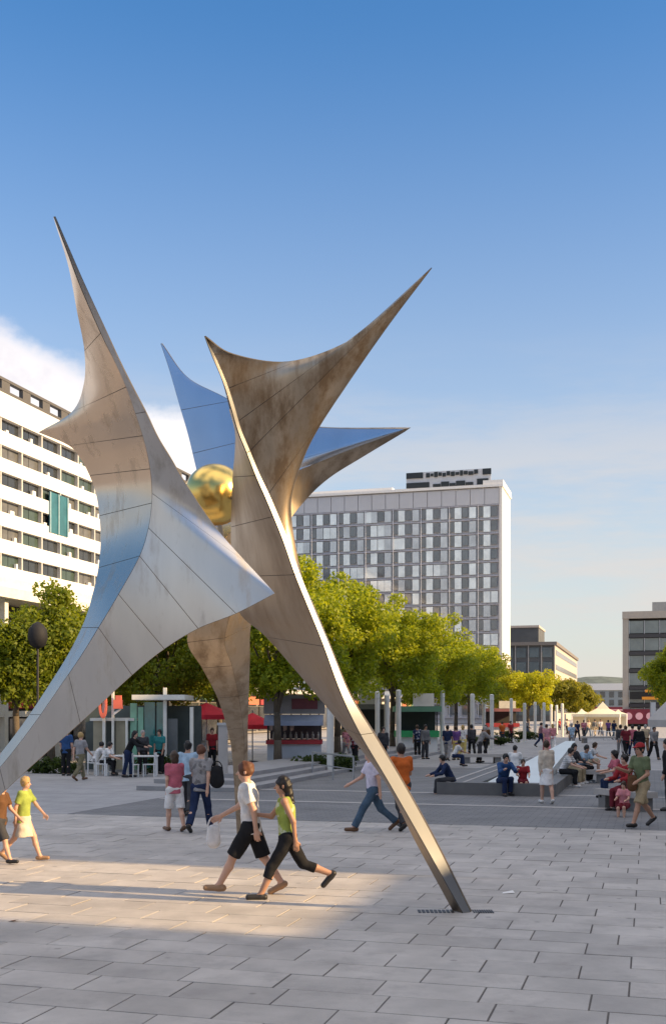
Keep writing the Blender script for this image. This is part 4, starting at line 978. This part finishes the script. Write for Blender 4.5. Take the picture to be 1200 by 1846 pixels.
def person(label, pos, h, yaw, pose, top, bottom, hair='brown', hairs='short', shirt='short', legs='long', female=False, skin=0, shoes='black', res=.02, group=None, seat=None, over=None, hands=False, cap=None, hem=.135, turn=0., print_=None):
    p = dict(POSES[pose]); p.update(over or {})
    sc = h/1.72; NPERS[0] += 1
    lean = R(p['lean']); up = np.array([0, -math.sin(lean), math.cos(lean)])
    fem = .9 if female else 1.
    J = {}
    pel = np.zeros(3); waist = up*.15; chest = up*.34; nb = up*.49; sh = up*.445
    l2 = lean*.45; up2 = np.array([0, -math.sin(l2), math.cos(l2)]); head = nb+up2*.155+np.array([0, -.012, 0]); fwd2 = np.array([0, -math.cos(l2), -math.sin(l2)])
    segs = {}
    for s_, sd in (('l', 1), ('r', -1)):
        A, K = R(p[s_][0]), R(p[s_][1]); hip = np.array([sd*.088, 0, -.05])
        knee = hip+.41*np.array([sd*.02, -math.sin(A), -math.cos(A)]); B = A-K
        ank = knee+.39*np.array([0, -math.sin(B), -math.cos(B)])
        ph = max(0, min(.9, -B*1.05-.12)) if p[s_][0] < 50 else 0
        toe = ank+np.array([sd*.02, -.165*math.cos(ph), -.165*math.sin(ph)-.045*math.cos(ph)]); heel = ank+np.array([0, .045*math.cos(ph), .045*math.sin(ph)-.045*math.cos(ph)])
        S_, O, E = p['a'+s_]; S_, O, E = R(S_)+lean*.3, R(O), R(E)
        shp = sh+np.array([sd*.165*fem, 0, 0]); el = shp+.285*np.array([sd*math.sin(O), -math.sin(S_)*math.cos(O), -math.cos(S_)*math.cos(O)])
        fa = S_+E; wd = np.array([-sd*math.sin(O)*.6, -math.sin(fa), -math.cos(fa)]); wd /= np.linalg.norm(wd); wr = el+.245*wd
        J[s_] = dict(hip=hip, knee=knee, ank=ank, toe=toe, heel=heel, sh=shp, el=el, wr=wr, wd=wd)
    low = min(min(J[s_]['toe'][2], J[s_]['heel'][2]) for s_ in 'lr')-.028
    if seat is not None: low = -.115-seat/sc
    def bounds(extra=.25):
        pts = np.array([v for s_ in 'lr' for v in J[s_].values() if abs(v[0])+abs(v[2]) < 9]+[head, pel, nb]); return pts.min(0)-extra, pts.max(0)+extra
    lo, hi = bounds()
    lo[2] = min(lo[2], low-.02)
    r_ = res/sc
    # body
    f = Field(lo, hi, r_); k = max(.02, r_*1.2)
    f.cone(pel-np.array([0, 0, .02]), waist, .105 if not female else .112, .088 if not female else .078, k, 1.38)
    f.cone(waist, chest, .088 if not female else .078, .108 if not female else .096, k, 1.36); f.cone(chest, up*.43, .106, .082, k, 1.36*fem)
    f.cone(up*.42, nb+up2*.01, .075, .052, k, 1.2); f.cone(nb-up*.02, head-up2*.03, .053, .05, k)
    hd = head
    f.ell(hd+up2*.015+np.array([0, .008, 0]), (.074, .093, .105), .02, -l2); f.ell(hd-up2*.055+fwd2*.028, (.054, .062, .064), .03, -l2)
    if hands or res <= .012:
        f.cone(hd-up2*.0+fwd2*.082, hd-up2*.032+fwd2*.108, .010, .015, .012)
        for sd in (1, -1): f.ell(hd+np.array([sd*.076, .012, 0])-up2*.008, (.012, .02, .031), .008)
        for sd in (1, -1): f.carve(hd+np.array([sd*.031, 0, 0])+up2*.008+fwd2*.100, (.018, .016, .011))
    for s_, sd in (('l', 1), ('r', -1)):
        j = J[s_]
        f.cone(j['hip'], j['knee'], .083, .054, k); f.cone(j['hip'], pel, .09, .09, k); f.cone(j['knee'], j['knee']*.62+j['ank']*.38+np.array([0, .014, 0]), .053, .054, k); f.cone(j['knee']*.62+j['ank']*.38+np.array([0, .012, 0]), j['ank'], .053, .036, k)
        f.cone(j['heel'], j['toe'], .033, .028, k*.8, 1.15); f.cone(j['ank'], j['heel']*.5+j['toe']*.5, .036, .032, k)
        f.cone(up*.43+np.array([sd*.06, 0, 0]), j['sh'], .062, .056*fem, k); f.cone(j['sh'], j['el'], .052*fem, .039*fem, k); f.cone(j['el'], j['wr'], .039*fem, .027*fem, k)
        palm = j['wr']+j['wd']*.075
        if hands:
            f.cone(j['wr'], palm, .026, .026, .012, .62, sy=1.2)
            fwd = np.cross(j['wd'], [1., 0, 0]); fwd /= np.linalg.norm(fwd)
            inn = np.array([-sd*1., 0, 0])
            for q, (off, ln) in enumerate(((-.031, .068), (-.010, .078), (.011, .074), (.030, .058))):
                a = palm+fwd*off+j['wd']*.012; m = a+j['wd']*ln*.5+inn*.010; e = m+j['wd']*ln*.42+inn*.022
                f.cone(a-j['wd']*.02, m, .0105, .0098, .003); f.cone(m, e, .0098, .0085, .003)
            a = j['wr']+j['wd']*.03-fwd*.022; m = a-fwd*.030+j['wd']*.025+inn*.012; e = m+j['wd']*.028+inn*.012-fwd*.006
            f.cone(a, m, .0135, .0115, .006); f.cone(m, e, .0115, .009, .004)
        else:
            f.cone(j['wr'], palm, .028, .032, k*.7); f.cone(palm, palm+j['wd']*.07, .031, .021, k*.7)
            f.cone(j['wr']+j['wd']*.04, j['wr']+j['wd']*.085+np.array([-sd*.012, -.035, 0]), .016, .012, k*.4)
    def fm(c):
        m = np.zeros(len(c), int)
        for sd in (1, -1):
            e = hd+np.array([sd*.031, 0, 0])+up2*.008+fwd2*.086
            m[np.linalg.norm((c-e)/np.array([.017, .02, .010]), axis=1) < 1] = 1
        mo = hd-up2*.062+fwd2*.088
        m[np.linalg.norm((c-mo)/np.array([.026, .03, .009]), axis=1) < 1] = 2
        return m
    root = thing('person', label, 'person', pos, R(yaw), group)
    zoff = -low*sc
    def put(name, fld, mats, facemat=None):
        me = fld.mesh(name, mats, sc, facemat)
        if me is None: return None
        return ob(name, me, root, (0, 0, zoff))
    put('body', f, [SKIN[skin], EYE, LIP], fm)
    # top
    k2 = k*1.1; i = .017+.25*max(0, res-.012)
    f = Field(lo, hi, r_); hz = up*(-hem); cut = [(hz, -up)]
    f.cone(up*-.16, waist, .118+i*.6, .094+i, k2, 1.36, cut); f.cone(waist, chest, .092+i, .110+i, k2, 1.36, cut); f.cone(chest, up*.425, .107+i, .085+i, k2, 1.36*fem, [(nb+fwd2*.02, up)])
    for s_, sd in (('l', 1), ('r', -1)):
        j = J[s_]
        if shirt == 'none':
            f.cone(up*.42+np.array([sd*.09, 0, 0]), up*.46+np.array([sd*.085, 0, 0]), .045, .03, k2); continue
        f.cone(up*.42+np.array([sd*.06, 0, 0]), j['sh'], .068+i*.5, .060*fem+i*.6, k2)
        e = j['el']-j['sh']; u_ = e/np.linalg.norm(e)
        if shirt == 'short':
            c = j['sh']+e*.72; f.cone(j['sh'], j['sh']+e, .056*fem+i, .050*fem+i, k2, cut=[(c, u_)])
        else:
            f.cone(j['sh'], j['el'], .054*fem+i, .043*fem+i, k2); w = j['wr']-j['el']; f.cone(j['el'], j['wr'], .043*fem+i, .033*fem+i, k2, cut=[(j['wr'], w/np.linalg.norm(w))])
    f.ruffle(.004, 24, NPERS[0]); put('shirt', f, [cloth_pattern(top, COL[top], print_) if print_ else cloth(top, COL[top])])
    # bottom
    f = Field(lo, hi, r_); i = .014+.2*max(0, res-.012)
    wcut = [(up*-.01, up)]
    f.cone(pel-np.array([0, 0, .03]), up*.12, .112+i, .10+i, k2, 1.36, wcut)
    if legs == 'skirt':
        kn = (J['l']['knee']+J['r']['knee'])/2+np.array([0, 0, .02]); f.cone(pel-np.array([0, 0, .05]), kn+np.array([0, 0, -.1]), .118+i, .19, k2, 1.15, [(kn, np.array([0, 0, -1.]))])
        name = 'skirt'
    else:
        name = 'trousers' if legs == 'long' else 'shorts'
        for s_ in 'lr':
            j = J[s_]; f.cone(j['hip'], pel, .094+i, .094+i, k2)
            t = {'long': 2, 'shorts': .98, 'capri': 1.45, 'mini': .6}[legs]
            loose = .012 if legs in ('shorts',) else .0
            d = j['knee']-j['hip']; d = d/np.linalg.norm(d)
            if t <= 1: c = j['hip']+(j['knee']-j['hip'])*t; f.cone(j['hip'], j['knee'], .086+i, .060+i+loose*2, k2, cut=[(c, d)])
            else:
                f.cone(j['hip'], j['knee'], .086+i, .058+i, k2); d2 = (j['ank']-j['knee']); c = j['knee']+d2*(t-1)*.97; d2 = d2/np.linalg.norm(d2)
                f.cone(j['knee'], j['ank'], .057+i, .046+i+(.008 if t == 2 else 0), k2, cut=[(c, d2)])
    f.ruffle(.004, 22, NPERS[0]+99); put(name, f, [cloth(bottom, COL[bottom])])
    # hair or cap
    f = Field(head-.32, head+.24, min(r_, .016)); hc = hd+up2*.022+np.array([0, .012, 0])
    face = (hd-up2*.012+fwd2*.10)
    f.ell(hc, (.086, .105, .114), .01, -l2)
    if hairs == 'long': f.cone(hc+np.array([0, .04, -.02]), hc+np.array([0, .085, -.24]), .075, .06, .03, 1.15)
    if hairs == 'bun': f.ell(hc+np.array([0, .10, .05]), (.045, .045, .045), .02)
    if hairs == 'bob': f.cone(hc+np.array([0, .02, -.02]), hc+np.array([0, .035, -.11]), .085, .075, .03, 1.05)
    f.carve(face-up2*.055, (.078, .088, .105)); f.carve(hd-up2*.19-np.array([0, -.02, 0]) if hairs == 'short' else hd-up2*.12+fwd2*.13, (.16, .16, .11))
    f.ruffle(.005, 60, NPERS[0]+7); put('hair', f, [HAIR[hair]])
    if cap:
        f = Field(head-.25, head+.25, min(r_, .016)); f.ell(hc+up2*.012, (.094, .114, .112), .01, -l2, [(hd+up2*.045, -up2)]); f.cone(hd+up2*.055+fwd2*.09, hd+up2*.045+fwd2*.16, .012, .010, .01, 5.5)
        put('cap', f, [cloth(cap, COL[cap])])
    # shoes
    for s_ in 'lr':
        j = J[s_]; c = (j['heel']+j['toe'])/2
        f = Field(np.minimum(np.minimum(j['heel'], j['toe']), j['ank'])-.1, np.maximum(np.maximum(j['heel'], j['toe']), j['ank'])+.1, min(r_, .016))
        f.cone(j['heel'], j['toe']-np.array([0, 0, -.004]), .043, .038, .015, 1.12); f.cone(j['heel']*.75+j['toe']*.25, j['ank'], .043, .040, .02, cut=[(j['ank']+np.array([0, 0, .0]), np.array([0, 0, 1.]))])
        put('shoe', f, [SHOE[shoes]])
    root.rotation_euler[2] += R(turn)
    root['reach'] = [float(x) for x in (J['l']['wr']+J['l']['wd']*.11)*sc+np.array([0, 0, zoff])]
    root['reach_r'] = [float(x) for x in (J['r']['wr']+J['r']['wd']*.11)*sc+np.array([0, 0, zoff])]
    return root
def hand_pos(o, which='reach'):
    a = o.rotation_euler[2]; x, y, z = o[which]; p = o.location
    return Vector((p.x+x*math.cos(a)-y*math.sin(a), p.y+x*math.sin(a)+y*math.cos(a), p.z+z))
def bag(loc, size, col, label, name='bag', rz=0., strap=.3):
    t = thing('bag', label, 'bag', loc, rz)
    f = Field((-.4, -.4, -.6), (.4, .4, .2), .02); w, d, h = size
    f.cone((0, 0, -strap-h*.75), (0, 0, -strap-h*.2), w*.55, w*.46, .04, 1., None, 0, d/w)
    ob('pouch', f.mesh('pouch', [cloth(col, COL[col])]), t)
    q = MB(); pts = [Vector((w*.4*math.cos(a), 0, -strap-h*.1+math.sin(a)*(strap+h*.12))) for a in [math.pi*i/8 for i in range(9)]]
    q.tube(pts, [.012]*9, 6); q.build('strap', cloth(col, COL[col]), t); return t

# --- near walkers
m1 = person('man in a white shirt and black shorts striding left under the sculpture', GY(452, 13.95), 1.74, -96, 'stride', 'white', 'black', 'ginger', legs='shorts', res=.0085, hands=True, shoes='tan', skin=0, hem=.13, over=dict(l=(30, 4), r=(-20, 16)))
bag(hand_pos(m1, 'reach_r')+Vector((-.02, 0, .02)), (.18, .10, .24), 'white', 'small white bag swinging from the hand of the man in black shorts', strap=.12)
person('dark haired woman in a lime top and black leggings striding beside the man in white', GY(519, 13.75), 1.62, -88, 'stride', 'lime', 'black', 'black', 'long', 'none', 'capri', True, 1, 'black', .0085, hands=True, print_='printed', hem=.08, over=dict(l=(30, 8), r=(-30, 40), ar=(36, 8, 60)))
person('blond child in lime shirt and pale skirt walking right at the left edge', GY(42, 17.2), 1.36, 78, 'walk', 'lime', 'cream', 'blond', 'short', 'short', 'skirt', True, 0, 'tan', .010, hands=True, over=dict(al=(30, 8, 14), ar=(-20, 8, 14)))
person('person in a brown top and bare legs cut by the left edge', GY(0, 16.9), 1.3, 80, 'walkb', 'brown', 'charcoal', 'brown', 'short', 'short', 'shorts', False, 0, 'black', .012)
# --- second row
G1 = 'pair'
person('woman in pink top and white shorts left of the red haired man', G(315, 1499), 1.58, -150, 'step', 'rose', 'white', 'brown', 'bob', 'short', 'shorts', True, 0, 'brown', .013)
m2 = person('red haired man in a grey shirt and dark trousers carrying a black bag', G(361, 1500), 1.72, 165, 'walkb', 'grey', 'navy', 'ginger', 'short', 'short', 'long', False, 0, 'black', .013, print_='printed')
bag(GY(391, 21.3)+Vector((0, 0, 1.36)), (.26, .16, .34), 'black', 'black shoulder bag at the side of the red haired man', strap=.12)
person('person in a white top half hidden behind the red haired man', GY(338, 24.5), 1.7, 170, 'step', 'sky', 'charcoal', 'black', 'short', 'short', 'long', False, 1, 'black', .016)
person('man in a lavender shirt and jeans striding left behind the right leg', G(672, 1499), 1.72, -80, 'stride', 'lavender', 'jeans', 'brown', 'short', 'short', 'long', False, 0, 'brown', .013)
person('man in an orange shirt and dark trousers walking away behind the right leg', G(724, 1497), 1.74, 200, 'walkb', 'orange', 'charcoal', 'black', 'short', 'short', 'long', False, 1, 'black', .013, over=dict(al=(12, 10, 80), ar=(14, 10, 70)))
person('woman seen from behind in a beige cardigan and white skirt beside the pool', G(985, 1449), 1.62, 184, 'step', 'cream', 'white', 'brown', 'short', 'long', 'skirt', True, 0, 'white', .014)
m3 = person('man in green shirt, beige shorts and red cap walking left at the right', G(1156, 1491), 1.75, -62, 'walk', 'green', 'khaki', 'black', 'short', 'short', 'shorts', False, 1, 'black', .012, cap='red', hem=.16, over=dict(ar=(20, 8, 85), al=(0, 8, 60)))
bag(m3.location+Vector((-.22, -.12, 1.12)), (.20, .14, .26), 'brown', 'brown shoulder bag at the hip of the man in green', strap=.10)
# --- sitting round the pool and on benches
SITP = 'people sitting round the pool'
person('person in a bright blue top sitting on the near rim of the pool', GY(906, 30.9), 1.7, 12, 'sitlow', 'blue', 'navy', 'black', 'short', 'long', 'long', False, 0, 'black', .016, SITP, .34)
person('child in a red shirt sitting on the pool rim beside the blue top', GY(942, 31.0), 1.3, -5, 'sit', 'red', 'maroon', 'brown', 'short', 'short', 'shorts', False, 0, 'black', .016, SITP, .34)
person('person in dark navy crouched on the left corner of the pool rim', GY(812, 31.5), 1.6, -75, 'sitfwd', 'navy', 'charcoal', 'black', 'short', 'long', 'long', False, 0, 'tan', .016, SITP, .34)
person('person in a white top sitting behind the blue top', GY(927, 38), 1.65, 160, 'sit', 'white', 'grey', 'black', 'short', 'short', 'long', False, 1, 'black', .02, SITP, .34)
person('person in black and white sitting right of the woman in beige', GY(1014, 34.5), 1.65, 60, 'sitfwd', 'white', 'black', 'black', 'short', 'short', 'long', False, 0, 'white', .018, SITP, .42, print_='striped')
person('person in a dark jacket sitting in the middle of the bench right of the pool', GY(1030, 36.3), 1.7, 40, 'sit', 'charcoal', 'khaki', 'black', 'short', 'long', 'long', False, 0, 'white', .018, SITP, .43)
person('person in a pale shirt at the right end of the bench beside the pool', GY(1047, 36.8), 1.7, 30, 'sitfwd', 'sky', 'black', 'black', 'short', 'short', 'long', False, 1, 'white', .018, SITP, .43)
person('person in white bending over behind the bench right of the pool', GY(1060, 42), 1.6, 70, 'sitfwd', 'white', 'beige', 'brown', 'bob', 'short', 'shorts', True, 0, 'white', .02, SITP, .42, print_='striped')
person('person in a bright red top sitting behind the man in green', GY(1131, 26.2), 1.7, -60, 'sit', 'red', 'maroon', 'black', 'short', 'long', 'long', False, 0, 'black', .015, SITP, .46)
person('girl in a pink top with dark leggings sitting left of the bright red top', GY(1113, 27.2), 1.5, -80, 'sit', 'rose', 'navy', 'black', 'bob', 'short', 'long', True, 0, 'black', .015, SITP, .62)
person('small child in a pink top sitting low at the hip of the man in green', GY(1125, 24.6), 1.15, -30, 'sit', 'pink', 'maroon', 'brown', 'bob', 'short', 'shorts', True, 0, 'black', .014, SITP, .20)
person('person in black cut by the right edge', GY(1204, 26), 1.72, -100, 'stand', 'black', 'charcoal', 'black', 'short', 'long', 'long', False, 0, 'black', .016)
# --- by the cafe tables on the left
CAF = 'people at the cafe tables'
person('man in a bright blue shirt and black trousers standing by the hedge', GY(119, 40.5), 1.78, 175, 'stand', 'blue', 'black', 'black', 'short', 'short', 'long', False, 0, 'black', .018, CAF)
person('person in a grey shirt and olive trousers beside the man in blue', GY(144, 37.5), 1.7, 150, 'walk', 'grey', 'olive', 'blond', 'short', 'short', 'long', False, 0, 'brown', .018, CAF)
person('person in a white shirt sitting at the left end of the cafe table', GY(186, 40.4), 1.65, 80, 'sitfwd', 'white', 'black', 'black', 'short', 'short', 'long', False, 0, 'black', .018, CAF, .45)
person('person in a black jacket and jeans leaning at the cafe table', GY(231, 39.4), 1.74, 80, 'lean', 'black', 'navy', 'black', 'long', 'long', 'long', True, 0, 'black', .018, CAF)
person('person in dark clothes standing behind the second cafe table', GY(257, 41.4), 1.68, 30, 'stand', 'charcoal', 'black', 'grey', 'short', 'long', 'long', False, 0, 'black', .02, CAF)
person('person in white bent behind the man in blue', GY(171, 41.3), 1.6, 110, 'sitfwd', 'white', 'grey', 'black', 'short', 'short', 'long', False, 0, 'white', .02, CAF, .45)
person('person in a teal top standing at the door of the pavilion', GY(288, 41.6), 1.7, -20, 'stand', 'teal', 'black', 'black', 'short', 'short', 'long', False, 1, 'black', .022, CAF)
person('person in red under the large red parasol', GY(382, 46), 1.7, 20, 'stand', 'red', 'black', 'brown', 'short', 'short', 'long', False, 0, 'black', .022, CAF)
person('person in white under the low red parasol', GY(325, 50), 1.7, 10, 'stand', 'white', 'navy', 'brown', 'short', 'short', 'long', False, 0, 'black', .022, CAF)
person('person in pink with white trousers beside the large red parasol', GY(336, 47), 1.66, -60, 'step', 'pink', 'white', 'blond', 'long', 'short', 'long', True, 0, 'white', .022, CAF)
# --- the standing group by the pale columns and the crowd down the street
CR = 'people walking in the distance'
far = [
 (766, 55, 1.74, 30, 'stand', 'black', 'charcoal', 'black', 'person in black left of the tall slim column'),
 (752, 57, 1.7, 200, 'stand', 'navy', 'black', 'brown', 'person in navy before the green stall'),
 (806, 53, 1.72, 160, 'step', 'navy', 'grey', 'black', 'person in a navy top in the middle of the standing group'),
 (822, 54, 1.68, 200, 'stand', 'purple', 'yellow', 'brown', 'person in a purple top and yellow trousers in the standing group'),
 (834, 57, 1.7, 180, 'stand', 'white', 'yellow', 'blond', 'person in a white top and yellow trousers in the standing group'),
 (864, 51, 1.75, 100, 'lean', 'grey', 'charcoal', 'grey', 'stooping person in grey at the right of the standing group'),
 (850, 58, 1.7, 190, 'step', 'charcoal', 'black', 'black', 'person in charcoal beside the stooping one'),
 (875, 60, 1.7, 150, 'walk', 'brown', 'black', 'brown', 'person in brown between the stooping one and the sunlit column'),
 (818, 47, 1.5, 90, 'sitfwd', 'white', 'navy', 'black', 'person in white squatting in front of the standing group'),
 (690, 48, 1.72, 20, 'stand', 'charcoal', 'black', 'black', 'person in charcoal behind the orange shirt'),
 (640, 47, 1.7, -30, 'step', 'maroon', 'black', 'brown', 'person in maroon behind the lavender shirt'),
 (624, 52, 1.7, 20, 'walk', 'pink', 'grey', 'blond', 'person in pink at the right side of the red kiosk'),
 (655, 58, 1.7, 60, 'walk', 'rose', 'black', 'black', 'person in rose by the half hidden stall'),
 (985, 62, 1.72, 184, 'walk', 'rose', 'pink', 'brown', 'person in rose beyond the woman in beige'),
 (996, 66, 1.7, 176, 'walk', 'pink', 'white', 'blond', 'person in pale pink beyond the woman in beige'),
 (974, 74, 1.7, 90, 'walk', 'maroon', 'navy', 'black', 'person in maroon and navy left of the pink pair'),
 (1030, 70, 1.7, 180, 'walk', 'sky', 'grey', 'grey', 'person in sky blue right of the pink pair'),
 (1040, 90, 1.7, 10, 'walk', 'navy', 'black', 'black', 'far person in navy before the small cream tent'),
 (1052, 98, 1.7, 180, 'walkb', 'rose', 'charcoal', 'brown', 'far person in rose left of the marquee'),
 (1060, 104, 1.7, 20, 'walk', 'cream', 'jeans', 'blond', 'far person in cream and jeans left of the marquee'),
 (1072, 108, 1.7, 185, 'walkb', 'black', 'beige', 'black', 'far person in black and beige before the marquee'),
 (1082, 112, 1.7, 0, 'walk', 'white', 'navy', 'brown', 'far person in white and navy before the marquee'),
 (1096, 100, 1.7, 180, 'walk', 'purple', 'black', 'black', 'far person in purple at the right of the marquee'),
 (1106, 94, 1.7, 30, 'walkb', 'navy', 'jeans', 'brown', 'far person in navy and jeans at the right of the marquee'),
 (1118, 60, 1.72, 170, 'walk', 'charcoal', 'grey', 'black', 'person in charcoal and grey walking below the round signs'),
 (1128, 55, 1.7, 190, 'walkb', 'maroon', 'black', 'brown', 'person in maroon and black below the round signs'),
 (1140, 58, 1.72, 180, 'walk', 'rose', 'navy', 'black', 'person in rose and navy below the round signs'),
 (1152, 52, 1.74, 185, 'walkb', 'black', 'charcoal', 'black', 'person in black behind the man in green'),
 (1163, 62, 1.7, 170, 'walk', 'beige', 'brown', 'grey', 'person in beige right of the man in green'),
 (1178, 54, 1.7, 10, 'walk', 'grey', 'black', 'black', 'person in grey below the parasol at the right edge'),
 (920, 84, 1.7, 30, 'stand', 'red', 'black', 'black', 'person in red by the column under the narrow pale tree'),
 (905, 80, 1.7, 200, 'stand', 'orange', 'charcoal', 'brown', 'person in orange right of the sunlit column'),
 (950, 100, 1.7, 60, 'walk', 'charcoal', 'jeans', 'black', 'far person in charcoal under the yellow tree'),
 (1008, 120, 1.7, 40, 'walk', 'red', 'navy', 'brown', 'far person in red by the three farthest columns'),
 (1022, 116, 1.7, 200, 'walkb', 'cream', 'black', 'black', 'far person in cream right of the three farthest columns')]
for px, Y, h, yaw, pose, top, bot, hr, lab in far:
    fem = hr == 'blond'
    person(lab, GY(px, Y), h, yaw, pose, top, bot, hr, 'bob' if fem else 'short', 'long' if top in ('black', 'charcoal', 'grey') else 'short', 'long', fem, random.randrange(2), 'black', .028, CR, .42 if pose == 'sitfwd' else None, print_=random.choice((None, None, 'striped', 'printed')))
for o in bpy.data.objects:
    for kx in ('reach', 'reach_r'):
        if kx in o: del o[kx]

# ------------------------------------------------------------------ small litter on the slabs
q = MB(); q.add([(0, 0, .004), (.16, .02, .012), (.15, .1, .03), (.02, .09, .006), (0, 0, .001), (.16, .02, .009), (.15, .1, .027), (.02, .09, .003)], [(0, 1, 2, 3), (7, 6, 5, 4), (0, 4, 5, 1), (1, 5, 6, 2), (2, 6, 7, 3), (3, 7, 4, 0)])
tag(ob('paper_scrap', q.mesh('paper_scrap', paint_white), None, G(905, 1612)), 'small white scrap of paper on the slabs behind the right foot', 'litter')
q = MB(); q.add([(0, 0, .003), (.07, -.02, .012), (.12, .01, .02), (.06, .05, .01), (.06, .012, .001)], [(0, 1, 4), (1, 2, 4), (2, 3, 4), (3, 0, 4)])
tag(ob('fallen_leaf', q.mesh('fallen_leaf', mat('dry_leaf', (.16, .08, .04), .8)), None, G(14, 1662)), 'dry brown leaf on the slabs near the left edge', 'leaf')
